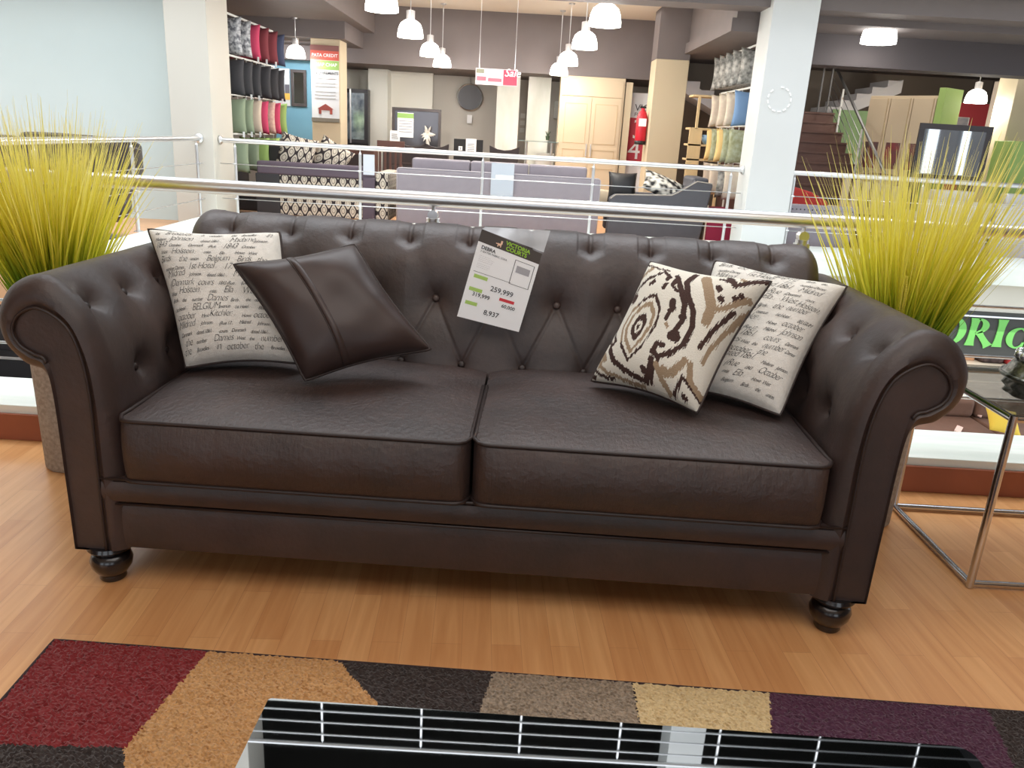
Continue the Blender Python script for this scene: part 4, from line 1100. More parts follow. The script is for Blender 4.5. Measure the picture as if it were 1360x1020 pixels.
# wooden display shelf
pine = mat('pale_pine', (222, 196, 150), .6, var=.05, vscale=12, stretch=(1, 1, .2))
t = thing('wooden_shelf_unit', 'tall pale wooden display shelf between the beige column and the right cushion rack', 'shelf', (2.8, 13.0, 0))
boxpart('side_panel', t, 2.52, 2.72, 12.9, 12.93, 0, 1.55, pine, .004)
for x in (2.62, 3.0): boxpart('upright', t, x-.02, x+.02, 12.9, 12.94, 1.55, 2.02, pine, .003)
boxpart('upright', t, 3.02, 3.06, 12.9, 12.94, 0, 1.55, pine, .003)
for z in (2.02, 1.54, 1.30, 1.08, .6): boxpart('shelf_board', t, 2.52, 3.08, 12.9, 13.25, z, z+.03, pine, .003)
bm = BM(); lathe(bm, [(0, 0), (.05, 0), (.09, .06), (.11, .14), (.10, .14), (.045, .01)], (2.83, 13.0, 1.333), 20, cap=False); tag(new_obj('bowl', bm, mat('sky_blue_glaze', (140, 176, 206), .3), smooth=True), 'sky blue bowl on the pale wooden display shelf', 'bowl')
# wardrobe in the centre
ward = mat('beige_wardrobe_laminate', (204, 186, 158), .55)
wardl = mat('wardrobe_groove', (190, 168, 134), .6)
def wardrobe(label, x0, x1, y, z1, doors=2, top=None, M=None, m=ward, split=None):
    t = thing('wardrobe', label, 'wardrobe', ((x0+x1)/2, y, 0))
    def W(name, *a, mm=m, bev=.004):
        o = new_obj(name, bx(*a, M=M), mm, t, bevel=bev); return o
    W('body', x0, x1, y+.02, y+.6, 0, z1)
    w = (x1-x0-.06)/doors
    for i in range(doors):
        a = x0+.03+w*i
        d = W('door', a+.004, a+w-.004, y, y+.02, .06, z1-.35 if top else z1-.04)
        bm = BM()
        for (p, q, r, s) in ((a+.07, a+w-.07, 1.22, (z1-.45 if top else z1-.14)), (a+.07, a+w-.07, .9, 1.12), (a+.07, a+w-.07, .15, .8)):
            for (e0, e1, f0, f1) in ((p, q, s-.012, s), (p, q, r, r+.012), (p, p+.012, r, s), (q-.012, q, r, s)): box(bm, e0, e1, y-.006, y, f0, f1, 0, M)
        new_obj('door_moulding', bm, wardl, t)
        hx = a+w-.04 if i % 2 == 0 else a+.04
        W('handle', hx-.008, hx+.008, y-.03, y-.01, 1.0, 1.22, mm=steel, bev=.002)
    if top: W('top_cupboard', x0+.03, x1-.03, y, y+.02, z1-.33, z1-.04)
    return t
wardrobe('tall beige two-door wardrobe standing against the centre of the back wall', .56, 1.70, 15.6-.65, 2.355, 2, top=True)
struct('wall_panel_beige', bx(1.72, 1.84, 15.0, 15.1, 0, 2.3), beige)
# red 3 4 banner and extinguisher
t = thing('promo_banner', 'white and red promotional banner with big numerals behind the fire extinguisher', 'banner', (2.2, 15.3, .8))
x0 = aty(838, 120, 15.3).x; x1 = x0+.62
new_obj('banner_sheet', bx(x0, x1, 15.3, 15.31, .02, 2.15), paper, t); new_obj('stand', bx(x0, x1, 15.2, 15.4, 0, .05), steel, t)
new_obj('red_field', bx(x0+.02, x1, 15.29, 15.30, .95, 1.72), mat('poster_red', (196, 62, 78), .6), t)
bm = BM()
T_ = lambda a, b: Vector((a, 15.285, b))
for s_, h_, mi_, dx_, z_ in (('3', .48, paper, .08, 1.36), ('4', .48, paper, .04, 1.0), ('VICT', .17, grey_ink, .10, 1.84), ('FURN', .09, grey_ink, .10, 1.75)):
    bm = BM(); put_text(bm, s_, T_, h_, 0, x0+dx_, z_); new_obj('printed_lettering' if len(s_) > 1 else 'printed_numeral', bm, mi_, t)
t = thing('fire_extinguisher', 'red fire extinguisher with a white label hanging left of the beige column', 'fire extinguisher', (2.03, 14.2, 1.2))
q = aty(857, 192, 13.65); q.x = 1.97-.097; bm = BM(); lathe(bm, [(0, 0), (.085, 0), (.09, .02), (.09, .42), (.06, .50), (.03, .53), (.03, .56), (0, .56)], q, 20); new_obj('cylinder', bm, mat('extinguisher_red', (190, 22, 44), .35), t, smooth=True)
bm = BM(); lathe(bm, [(.092, 0), (.092, .06)], q-Vector((0, 0, .005)), 20); new_obj('rubber_base', bm, black, t, smooth=True)
bm = BM(); box(bm, q.x-.06, q.x+.06, q.y-.097, q.y-.09, q.z+.28, q.z+.40); new_obj('paper_label', bm, paper, t)
bm = BM(); box(bm, q.x-.05, q.x+.05, q.y-.01, q.y+.01, q.z+.56, q.z+.59); new_obj('valve_handle', bm, black, t)
# credit poster column
bm = bx(-3.52, -3.05, 13.6, 14.1, 0, 2.599); struct('trim_12', bm, mat('credit_column_tan', (208, 192, 164), .6), bevel=.006)
t = thing('column_poster', 'white credit poster with red and green headings wrapped on the tan column', 'poster', (-3.28, 13.59, 1.3))
px0, px1 = -3.515, -3.07
new_obj('sheet', bx(px0, px1, 13.583, 13.598, 1.40, 2.42), mat('poster_white', (226, 230, 236), .6), t)
for nm_, z0_, z1_, y_, m_ in (('red_heading', 2.28, 2.42, 13.576, mat('heading_red', (206, 96, 84), .6)), ('green_heading', 2.14, 2.275, 13.576, mat('heading_green', (150, 190, 108), .6)), ('lower_band', 1.34, 1.40, 13.57, mat('band_grey', (128, 122, 112), .6)), ('upper_band', 2.42, 2.50, 13.57, mat('band_maroon', (134, 90, 88), .6))):
    new_obj(nm_, bx(px0-.005, px1+.005, y_, 13.583, z0_, z1_), m_, t)
T_ = lambda a, b: Vector((a, 13.572, b))
for s_, h_, x_, z_, m_ in (('PATA CREDIT', .068, .015, 2.33, paper), ('CHAP CHAP', .070, .035, 2.19, paper), ('REQUIREMENTS', .055, .05, 2.07, grey_ink)):
    bm = BM(); put_text(bm, s_, T_, h_, 0, px0+x_, z_, offset=.001); new_obj('printed_heading', bm, m_, t)
for z in (2.0, 1.93, 1.88, 1.80, 1.75, 1.70):
    new_obj('printed_line', bx(px0+.05, px0+.39, 13.575, 13.582, z, z+.012), mat('faint_print', (178, 180, 184), .7), t)
bm = BM(); prism(bm, [(-3.40, 1.46), (-3.40, 1.54), (-3.42, 1.54), (-3.29, 1.62), (-3.16, 1.54), (-3.18, 1.54), (-3.18, 1.46), (-3.22, 1.46), (-3.22, 1.52), (-3.36, 1.52), (-3.36, 1.46)], 'y', 13.574, 13.582)
new_obj('house_mark', bm, mat('brick_red_mark', (150, 70, 62), .6), t)
# pictures on the blue wall
t = thing('city_picture', 'unframed skyline picture on the blue wall beside the left rack', 'picture', (-4.3, 15.18, 1.4))
a = aty(362, 90, 15.19); b = aty(386, 141, 15.19)
new_obj('canvas', bx(a.x, b.x, 15.17, 15.195, b.z, a.z), mat('skyline_canvas', (206, 212, 214), .7, var=.1, vscale=3), t)
bm = BM(); w = b.x-a.x
for i, (u0, u1, h, c) in enumerate(((.2, .38, .52, 0), (.4, .5, .65, 1), (.52, .7, .6, 0), (.72, .98, .42, 1), (.02, .18, .35, 1))): box(bm, a.x+w*u0, a.x+w*u1, 15.163, 15.17, b.z+.28*(a.z-b.z), b.z+h*(a.z-b.z)+.1, c)
box(bm, a.x+w*.05, b.x, 15.16, 15.165, b.z+.17*(a.z-b.z), b.z+.34*(a.z-b.z), 2)
new_obj('painted_buildings', bm, [mat('building_grey', (140, 142, 150), .7), mat('building_dark', (98, 98, 108), .7), mat('taxi_amber', (226, 176, 84), .7)], t)
mirm = mat('mirror_silver', (226, 230, 232), .03, 1.0)
def framed(name, label, cat, px0, py0, px1, py1, Y, fw, fm, im, dx=.0):
    a = aty(px0, py0, Y); b = aty(px1, py1, Y)
    t = thing(name, label, cat, ((a.x+b.x)/2, Y, b.z))
    bm = BM()
    for e in ((a.x, b.x, a.z-fw, a.z), (a.x, b.x, b.z, b.z+fw), (a.x, a.x+fw, b.z+fw, a.z-fw), (b.x-fw, b.x, b.z+fw, a.z-fw)): box(bm, e[0], e[1], Y-.03, Y, e[2], e[3])
    new_obj('frame', bm, fm, t, bevel=.003)
    new_obj('panel', bx(a.x+fw, b.x-fw, Y-.015, Y-.005, b.z+fw, a.z-fw), im, t)
    return t, a, b
dframe = mat('dark_frame', (74, 68, 68), .5)
framed('wall_mirror', 'narrow dark framed mirror on the blue wall', 'mirror', 386, 92, 408, 142, 15.19, .05, dframe, mirm)
# glass cabinet
t, a, b = framed('display_cabinet', 'tall dark mirrored display cabinet left of the white column', 'cabinet', 453, 117, 489, 191, 16.0, .07, mat('black_cabinet', (48, 46, 52), .4), mat('cabinet_glass', (120, 134, 150), .1, .6, rgb2=(210, 222, 232), vscale=6))
new_obj('centre_stile', bx(a.x+.17, a.x+.20, 15.95, 15.97, b.z, a.z), steel, t)
new_obj('cabinet_body', bx(a.x, b.x, 16.0, 16.4, 0, a.z), MATS['black_cabinet'], t)
struct('trim_13', bx(aty(489, 100, 16.2).x, aty(515, 100, 16.2).x, 16.2, 16.7, 0, 2.359), mat('white_column', (232, 232, 224), .6))
x0 = aty(517, 100, 16.6).x; x1 = aty(575, 100, 16.6).x
struct('wall_panel_white', bx(x0, x1, 16.6, 16.7, 0, 2.359), mat('cream_white_panel', (238, 236, 226), .6))
x0 = aty(452, 85, 16.75).x; x1 = aty(489, 85, 16.75).x
struct('wall_panel_cream', bx(x0, x1, 16.75, 16.8, 0, 2.359), MATS['cream_white_panel'])
# dark sideboard mirror with notices
t, a, b = framed('dresser_mirror', 'wide dark framed dresser mirror with paper notices taped on it', 'mirror', 521, 142, 585, 200, 15.2, .05, dframe, mat('dim_mirror', (110, 108, 112), .12, .7))
def sheet(label, x0_, y0_, x1_, y1_, Y, m=paper, name='paper_notice', cat='notice', band=None):
    a = aty(x0_, y0_, Y); b = aty(x1_, y1_, Y)
    t = thing(name, label, cat, ((a.x+b.x)/2, Y, b.z)); new_obj('sheet', bx(a.x, b.x, Y-.004, Y, b.z, a.z), m, t)
    if band: new_obj('heading', bx(a.x, b.x, Y-.007, Y-.004, a.z-(a.z-b.z)*.22, a.z-.01), band, t)
    bm = BM()
    for i in range(5): z = a.z-(a.z-b.z)*(.35+.11*i); box(bm, a.x+.03, b.x-.03, Y-.006, Y-.004, z, z+.008)
    new_obj('text_lines', bm, grey_ink, t); return t
sheet('large paper notice with a green heading on the wide dresser mirror', 528, 149, 549, 183, 15.165, band=MATS['heading_green'])
sheet('small white notice at the lower left of the wide dresser mirror', 518, 173, 531, 188, 15.168)
bm = BM(); rnd = random.Random(5); c = aty(568, 178, 15.1); tube(bm, [Vector((c.x, c.y, .985)), c], [.04, .025], 10)
for i in range(26):
    a_ = rnd.uniform(0, 2*pi); l = rnd.uniform(.06, .16); d = Vector((cos(a_), -.2, sin(a_)*.7)).normalized(); tube(bm, [c, c+d*l*.6, c+d*l], [.012, .02, .002], 5)
tag(new_obj('silk_flower_spray', bm, mat('off_white_petals', (220, 216, 208), .8)), 'off-white silk flower spray in front of the wide dresser mirror', 'flowers')
t = thing('wide_dresser', 'dark dresser below the wide mirror on the back side', 'dresser', (-2.0, 15.3, 0))
boxpart('body', t, -2.6, -1.45, 15.0, 15.65, .0, .98, mat('espresso_wood', (62, 54, 54), .5), .01)
for i in range(3): boxpart('drawer', t, -2.5, -1.5, 14.98, 15.0, .1+.29*i, .36+.29*i, MATS['espresso_wood'], .005)
# round mirror
c = aty(624, 129, 16.9); t = thing('round_mirror', 'round grey mirror with a small tag hanging on the back wall', 'mirror', (c.x, c.y, c.z))
def disc(bm, c, r, y0, y1, n=40, mi=0):
    A = [bm.verts.new((c.x+r*cos(2*pi*k/n), y0, c.z+r*sin(2*pi*k/n))) for k in range(n)]; B = [bm.verts.new((v.co.x, y1, v.co.z)) for v in A]
    bm.faces.new(A).material_index = mi; bm.faces.new(B[::-1]).material_index = mi
    for k in range(n): bm.faces.new((A[k], B[k], B[(k+1) % n], A[(k+1) % n])).material_index = mi
    return bm
new_obj('mirror_disc', disc(BM(), c, .245, 16.93, 16.98), mat('round_mirror_grey', (92, 92, 98), .45, .0), t)
bm = BM(); tube(bm, [(c.x-.25*cos(k*pi/24), 16.92, c.z+.25*sin(k*pi/24)) for k in range(48)], .012, 6, closed=True); new_obj('rim', bm, steel, t)
new_obj('paper_tag', bx(c.x-.04, c.x+.06, 16.9, 16.905, c.z-.5, c.z-.34), paper, t); bm = BM(); tube(bm, [(c.x, 16.91, c.z+.24), (c.x, 16.91, c.z+.36)], .012, 6); new_obj('strap', bm, steel, t)
# marbled panels, switches, white heater
marb = mat('marbled_panel', (236, 236, 228), .5, rgb2=(214, 216, 204), vscale=3, stretch=(1, 1, .35))
for (l, r, y) in ((660, 690, 15.9), (701, 731, 15.9)):
    x0 = aty(l, 130, y).x; x1 = aty(r, 130, y).x; struct('wall_panel_marbled', bx(x0, x1, y, y+.1, 0, 2.359), marb)
c = aty(694, 163, 16.98)
for i in range(3):
    o = new_obj('wall_switch', bx(c.x-.05, c.x+.05, 16.965, 16.999, c.z+.09-.14*i, c.z+.18-.14*i), white, bevel=.004)
    tag(o, '%s white square socket plate in the column of three on the back wall' % ('top', 'middle', 'bottom')[i], 'switch', 'white wall plates')
a = aty(737, 134, 16.8); b = aty(744, 158, 16.8)
t = thing('water_heater', 'small white wall unit left of the tall beige wardrobe', 'heater', (a.x, 16.8, b.z)); new_obj('casing', bx(a.x, b.x+.02, 16.8, 16.999, b.z, a.z), white, t, bevel=.01)
# glass console and drawers
t = thing('glass_console', 'glass topped console with thin metal legs in front of the marbled panels', 'console table', (0, 14.9, 0))
a = aty(688, 187, 14.9); b = aty(742, 190, 14.9)
new_obj('glass_top', bx(a.x, b.x, 14.9, 15.3, a.z, a.z+.015), mat('console_glass', (130, 150, 150), .1, alpha=.6), t)
for x in (a.x+.16, b.x-.12):
    bm = BM(); tube(bm, [(x, 14.95, 0), (x, 14.95, a.z)], .02, 8); new_obj('leg', bm, steel, t)
t = thing('white_drawer_unit', 'white drawer unit under the glass console', 'drawers', (.3, 15.4, 0))
xa = aty(712, 200, 15.4).x; xb = aty(736, 200, 15.4).x
new_obj('carcass', bx(xa, xb, 15.4, 15.75, 0, 1.0), white, t)
for i in range(4):
    d = new_obj('drawer', bx(xa+.01, xb-.01, 15.38, 15.4, .06+.23*i, .26+.23*i), white, t, bevel=.004); new_obj('handle', bx(xa+.1, xb-.1, 15.365, 15.38, .2+.23*i, .215+.23*i), black, d)
q = aty(727, 186, 15.0); bm = BM(); lathe(bm, [(0, 0), (.03, 0), (.04, .07), (0, .07)], q, 12)
for i in range(10): a_ = i*.7; tube(bm, [q+Vector((0, 0, .07)), q+Vector((.05*cos(a_), .05*sin(a_), .15))], [.012, .002], 5)
tag(new_obj('small_plant', bm, mat('dark_leaf', (54, 70, 50), .6)), 'tiny dark potted plant standing on the glass console', 'plant')
# dark dining chairs + desk
espr = mat('dark_chair_wood', (52, 44, 44), .45)
def dchair(label, px, py, Y, w=.42, grp='dark dining chairs at the back', h=None):
    c = aty(px, py, Y); t = thing('dining_chair', label, 'chair', (c.x, Y, 0), 0, grp); top = c.z
    bm = BM(); prism(bm, [(c.x-w/2, top-.30), (c.x+w/2, top-.30), (c.x+w/2+.02, top+.02), (c.x+w/4, top-.03), (c.x, top-.045), (c.x-w/4, top-.03), (c.x-w/2-.02, top+.02)], 'y', Y, Y+.04); new_obj('backrest', bm, espr, t, bevel=.006)
    new_obj('seat', bx(c.x-w/2, c.x+w/2, Y+.04, Y+.46, .42, .47), espr, t, bevel=.01)
    for dx in (-1, 1):
        for yy, zt in ((Y, top-.3), (Y+.42, .42)):
            new_obj('leg', bx(c.x+dx*(w/2-.02)-.018, c.x+dx*(w/2-.02)+.018, yy+.002, yy+.036, 0, zt), espr, t, bevel=.003)
    return t
dchair('dark dining chair with a scooped top rail, left of the glass console', 670, 196, 13.2, .44)
dchair('dark dining chair just left of the small black desk with papers', 580, 192, 13.4, .36)
dchair('dark dining chair in front of the wide dresser mirror, its left one', 548, 191, 13.4, .4)
t = thing('slatted_chair', 'brown slat-back chair behind the right arm of the patterned sofa', 'chair', (-2.0, 12.6, 0))
sx_ = aty(518, 195, 12.6).x; brw = mat('red_brown_wood', (92, 62, 54), .5)
for i in range(5): new_obj('slat', bx(sx_-.17+.08*i, sx_-.14+.08*i, 12.6, 12.63, .45, 1.02), brw, t)
new_obj('top_rail', bx(sx_-.2, sx_+.22, 12.595, 12.635, 1.02, 1.12), brw, t, bevel=.005); new_obj('seat', bx(sx_-.2, sx_+.22, 12.63, 13.05, .42, .46), brw, t, bevel=.005)
for a in (sx_-.19, sx_+.19):
    for y in (12.615, 13.03): new_obj('leg', bx(a-.02, a+.02, y-.015, y+.015, 0, .43), brw, t)
t = thing('black_desk', 'small black desk panel with leaning papers below the round mirror', 'desk', (-1.1, 14.5, 0))
a = aty(603, 184, 14.5); b = aty(641, 204, 14.5)
new_obj('top_panel', bx(a.x, b.x, 14.5, 14.53, .55, a.z), black, t, bevel=.005); new_obj('desk_top', bx(a.x, b.x, 14.53, 15.0, .72, .76), black, t)
for x in (a.x+.02, b.x-.04): new_obj('leg', bx(x-.02, x+.02, 14.9, 14.95, 0, .72), black, t)
sheet('leaning white leaflet on the small black desk', 619, 184, 632, 206, 14.498)
sheet('tiny white card at the left of the small black desk', 609, 194, 614, 200, 14.498)
# dark cabinet with glasses behind patterned sofa
t = thing('dark_sideboard', 'dark brown sideboard behind the arm of the patterned sofa', 'sideboard', (-2.6, 13.2, 0))
a = aty(455, 197, 13.2); b = aty(488, 220, 13.2); new_obj('body', bx(a.x, b.x+.1, 13.2, 13.6, .0, a.z), brw, t, bevel=.01); new_obj('door', bx(a.x+.03, b.x-.05, 13.19, 13.2, .1, a.z-.08), espr, t)
# hanging sale sign
t = thing('hanging_sale_sign', 'pink and white printed sale board hanging on two wires below the ceiling', 'sign', (-.5, 12.5, 2.1))
a = aty(632, 90, 12.5); b = aty(687, 115, 12.5); yr = lambda x, z, y=12.5: Vector((x, y, z))
new_obj('board', bx(a.x, b.x, 12.5, 12.515, b.z, a.z+.0), mat('sale_board_white', (228, 216, 218), .6), t)
bm = BM(); w = b.x-a.x; h = a.z-b.z
box(bm, a.x+w*.66, b.x-.01, 12.492, 12.5, b.z+h*.05, a.z-h*.03, 0); box(bm, a.x+.02, a.x+w*.25, 12.492, 12.5, b.z+h*.25, b.z+h*.5, 1); box(bm, a.x+w*.3, a.x+w*.62, 12.492, 12.5, b.z+h*.22, b.z+h*.42, 1); box(bm, a.x+.01, a.x+w*.2, 12.492, 12.5, a.z-h*.3, a.z-h*.05, 2); box(bm, a.x+w*.28, a.x+w*.6, 12.490, 12.5, b.z+h*.45, b.z+h*.62, 3)
new_obj('printed_picture', bm, [mat('sale_pink_red', (196, 70, 92), .6), mat('sofa_print_rose', (176, 110, 124), .6), mat('print_olive', (140, 140, 120), .6), paper], t)
bm = BM(); put_text(bm, 'Sale', lambda p, q: Vector((p, 12.486, q)), .15, 0, a.x+w*.68, b.z+h*.58, shear=.3, offset=.001); new_obj('sale_lettering', bm, paper, t)
for x in (a.x+.05, b.x-.05):
    bm = BM(); tube(bm, [(x, 12.507, a.z), (x, 12.507, CE)], .004, 5); new_obj('wire', bm, steel, t)
# ================================================================== STAIRCASE
stone = mat('brown_stair_stone', (106, 78, 70), .5, var=.07, vscale=4)
stw = mat('stringer_white', (206, 204, 206), .6)
t = thing('staircase', 'brown stone staircase with white stringers and steel railings at right', 'staircase', (4.3, 12.5, 0))
bm = BM(); N_ = 12; ST_ = 15.1; RX = 5.4
for i in range(N_):
    z = 1.98*(N_-i)/N_; y0 = ST_-.27*(i+1)
    box(bm, 3.6, RX, y0, ST_-.27*i+.001, 0, z-.03); box(bm, 3.58, RX+.01, y0-.02, ST_-.27*i+.001, z-.03, z)
new_obj('flight', bm, stone, t)
new_obj('landing', bx(3.6, 5.5, 15.1, 16.2, 1.78, 1.98), stone, t)
def flight2(x0, z0, dx, n, y0, y1, rise=.165, run=.27):
    bm = BM(); s = 1 if dx > 0 else -1
    for i in range(n):
        a, b = x0+s*run*i, x0+s*run*(i+1); a, b = min(a, b), max(a, b)
        box(bm, a, b, y0, y1, z0+rise*i-.02, z0+rise*(i+1))
    new_obj('upper_flight', bm, stw, t)
    bm = BM(); e = n*run*s
    prism(bm, [(x0, z0-.18), (x0, z0+.02), (x0+e, z0+rise*n+.02), (x0+e, z0+rise*n-.2)], 'y', y0-.01, y1); new_obj('stringer', bm, stw, t)
flight2(5.4, 1.98, 1, 5, 15.3, 16.1, rise=.125, run=.26); flight2(3.62, 1.98, -1, 4, 15.3, 16.1, rise=.14)
# railing on the flight
xr = lambda y: 5.39
zs_ = lambda y: 1.98-(15.1-y)/.27*.165
for y in (14.55, 13.47, 12.4):
    bm = BM(); tube(bm, [(xr(y), y, zs_(y)-.05), (xr(y), y, zs_(y)+.72)], .018, 8); new_obj('baluster', bm, white, t)
bm = BM(); tube(bm, [(xr(0), 15.1, 1.98+.78), (xr(0), 12.2, zs_(12.2)+.78)], .024, 10); new_obj('stair_handrail', bm, mat('grey_metal', (150, 150, 150), .35, .8), t, smooth=True)
for k in range(4):
    o_ = .14+.15*k; bm = BM(); tube(bm, [(xr(0), 15.1, 1.98+o_), (xr(0), 12.2, zs_(12.2)+o_)], .007, 6); new_obj('stair_cable', bm, steel, t)
for x in (5.2, 5.36):
    bm = BM(); tube(bm, [(x, 15.12, 1.98), (x, 15.12, 2.76)], .018, 8); new_obj('baluster', bm, MATS['grey_metal'], t)
struct('wall_green', bx(5.5, 6.9, 15.2, 15.22, 0, 2.06), mat('lime_green_wall', (126, 158, 110), .6))
struct('wall_stairwell', bx(2.46, 8.9, 16.4, 16.5, 0, 2.799), mat('taupe_wall', (140, 128, 116), .7))
# ================================================================== RIGHT FAR FURNITURE
# angled wardrobe row
wa, wb = atz(1156, 128, 2.3), atz(1247, 122, 2.3)
wa = aty(1156, 128, 13.6); wb = aty(1247, 122, 12.7)
dirw = Vector((wb.x-wa.x, wb.y-wa.y, 0)); WL = dirw.length; ang = atan2(dirw.y, dirw.x)
MW = Matrix.Translation((wa.x, wa.y, 0))@Matrix.Rotation(ang, 4, 'Z')
t = thing('sliding_wardrobe', 'long beige wardrobe with small picture panels, angled beside the green wall', 'wardrobe', (wa.x, wa.y, 0), ang)
def LW(name, *a, mm=ward, bev=.004): return new_obj(name, bx(*a), mm, t, bevel=bev, world=False)
LW('body', 0, WL, .02, .5, 0, 2.22)
for i in range(3):
    w = WL/3; d = LW('door', w*i+.006, w*(i+1)-.006, 0, .02, .05, 2.18)
    new_obj('picture_panel', bx(w*i+.06, w*(i+1)-.08, -.008, 0, 1.12, 1.52), mat('dark_red_picture', (96, 76, 74), .5, rgb2=(140, 50, 56), vscale=5), d, world=False)
    new_obj('moulding', bx(w*(i+1)-.05, w*(i+1)-.04, -.008, 0, .05, 2.18), wardl, d, world=False)
o = LW('side_panel', WL+.004, WL+.11, .0, .5, 0, 2.33, mm=mat('lime_paint', (160, 190, 108), .6)); o['label'] = 'lime green end panel'
x0 = aty(1252, 140, 15.3).x
struct('wall_red', bx(x0-.3, 8.9, 15.3, 15.39, 0, 2.3), mat('red_paint', (184, 66, 74), .6))
t, a, b = framed('wall_picture', 'blue-grey picture on the red wall above the dark framed mirror', 'picture', 1250, 154, 1283, 175, 15.29, .01, white, mat('blue_grey_art', (120, 132, 150), .6, rgb2=(196, 190, 190), vscale=4))
t, a, b = framed('standing_mirror', 'large dark framed standing mirror in front of the red wall', 'mirror', 1222, 163, 1302, 243, 11.6, .075, mat('mirror_frame_dark', (62, 56, 58), .5), mirm)
new_obj('support', bx(a.x+.1, a.x+.16, 11.6, 11.9, 0, b.z+.1), MATS['mirror_frame_dark'], t); new_obj('support', bx(b.x-.16, b.x-.1, 11.6, 11.9, 0, b.z+.1), MATS['mirror_frame_dark'], t)
column('trim_14', 7.2, 8.2, 12.6, 13.1, 2.79, beige)
column('trim_15', 7.62, 7.95, 13.6, 14.0, 2.57, mat('taupe_column', (170, 158, 146), .6))
t = thing('lime_cabinet', 'lime green cabinet at the right edge beside the beige column', 'cabinet', (7.0, 11.8, 0)); q = aty(1347, 190, 11.8)
new_obj('body', bx(q.x, q.x+.6, 11.8, 12.3, .0, 1.62), MATS['lime_paint'], t, bevel=.01); new_obj('door', bx(q.x+.03, q.x+.3, 11.79, 11.8, .05, 1.58), MATS['lime_paint'], t, bevel=.004)
# wrapped white sofas
wrap = mat('plastic_wrap_white', (206, 204, 204), .3, bump=.5, bscale=14, bdist=.02)
simple_sofa('wrapped_sofa', 'pale sofa wrapped in plastic behind the grass, in front of the standing mirror', 5.30, 6.22, 10.75, .80, wrap, 1, depth=.8)
simple_sofa('wrapped_sofa', 'pale sofa wrapped in plastic at the right edge behind the railing', 6.27, 7.7, 10.75, .80, wrap, 2, depth=.8)
t = thing('studded_bench', 'grey upholstered bench with dotted stud trim right of the white pillar', 'bench', (3.9, 10.7, 0))
boxpart('back', t, 3.42, 4.33, 10.55, 10.67, .0, .66, lav, .02); boxpart('seat', t, 3.46, 4.3, 10.67, 10.98, .0, .4, lav, .03)
bm = BM()
for i in range(17): bmesh.ops.create_icosphere(bm, subdivisions=1, radius=.009, matrix=Matrix.Translation((3.46+.052*i, 10.548, .60)))
new_obj('stud_trim', bm, black, t)
t = thing('red_armchair', 'red upholstered armchair on the lowest stair side, behind the studded bench', 'armchair', (3.8, 11.3, 0)); redf = mat('red_upholstery', (190, 58, 54), .8)
bm = BM(); prism(bm, [(3.45, .0), (4.2, .0), (4.15, .68), (3.9, .80), (3.55, .88), (3.45, .86)], 'y', 11.05, 11.2); new_obj('back', bm, redf, t, bevel=.03); boxpart('seat', t, 3.5, 4.15, 11.2, 11.6, .0, .4, redf)
# slatted cream bundles
t = thing('cream_bench', 'cream slatted bench with a brown curved top, left of the standing mirror', 'bench', (5.0, 11.4, 0)); crm = mat('cream_slats', (206, 188, 156), .7)
for i in range(6):
    boxpart('slat', t, 4.42+.14*i, 4.52+.14*i, 11.35, 11.40, .60, 1.0-.015*i, crm, .01)
boxpart('seat', t, 4.4, 5.25, 11.40, 11.75, .52, .6, crm, .01)
for x in (4.46, 5.18):
    for y in (11.43, 11.7): boxpart('leg', t, x-.03, x+.03, y-.02, y+.02, 0, .52, brw, .004)
bm = BM(); tube(bm, [(4.4+.093*i, 11.33, 1.02+.05*sin(i/9*pi)) for i in range(10)], .025, 8); new_obj('top_rail', bm, brw, t, smooth=True)
# ================================================================== LEFT TUB CHAIR
t = thing('tub_chair', 'dark brown leather tub chair behind the left side railing', 'armchair', (-4.6, 7.8, 0))
lea2 = mat('near_black_leather', (58, 50, 48), .4, var=.1, vscale=5)
def tub(u, v, off=0):
    a = radians(-30+240*u); z = .30+v*.78; r = .56-off
    top = 1.06 - .10*abs(2*u-1)**2
    z = .22 + v*(top-.22)
    rr = r*(.42+.58*min(1, v*1.45)**.75)
    return Vector((-4.62+rr*cos(a), 8.55-rr*sin(a)*1.0+.0, z))
bm = BM(); nU, nV = 36, 16
Gi = grid(bm, lambda u, v: tub(u, v), nU, nV); Go = grid(bm, lambda u, v: tub(u, v, .07), nU, nV)
for i in range(nU):
    bm.faces.new((Gi[i][nV], Gi[i+1][nV], Go[i+1][nV], Go[i][nV]))
for k in (0, nU):
    for j in range(nV): bm.faces.new((Gi[k][j], Gi[k][j+1], Go[k][j+1], Go[k][j]))
new_obj('shell', bm, lea2, t, smooth=True)
bm = BM(); lathe(bm, [(0, .2), (.3, .2), (.40, .28), (.42, .40), (.38, .46), (0, .48)], (-4.62, 8.55, 0), 30); new_obj('seat', bm, lea2, t, smooth=True)
bm = BM(); lathe(bm, [(.26, 0), (.26, .03), (.05, .06), (.05, .2), (0, .2)], (-4.62, 8.55, .003), 30); new_obj('pedestal', bm, mat('pewter_grey', (120, 122, 122), .35, .6), t, smooth=True, angle=40)
bm = BM(); tube(bm, [tub(i/36, 1, .035)+Vector((0, 0, .005)) for i in range(37)], .035, 8); new_obj('top_roll', bm, lea2, t, smooth=True)
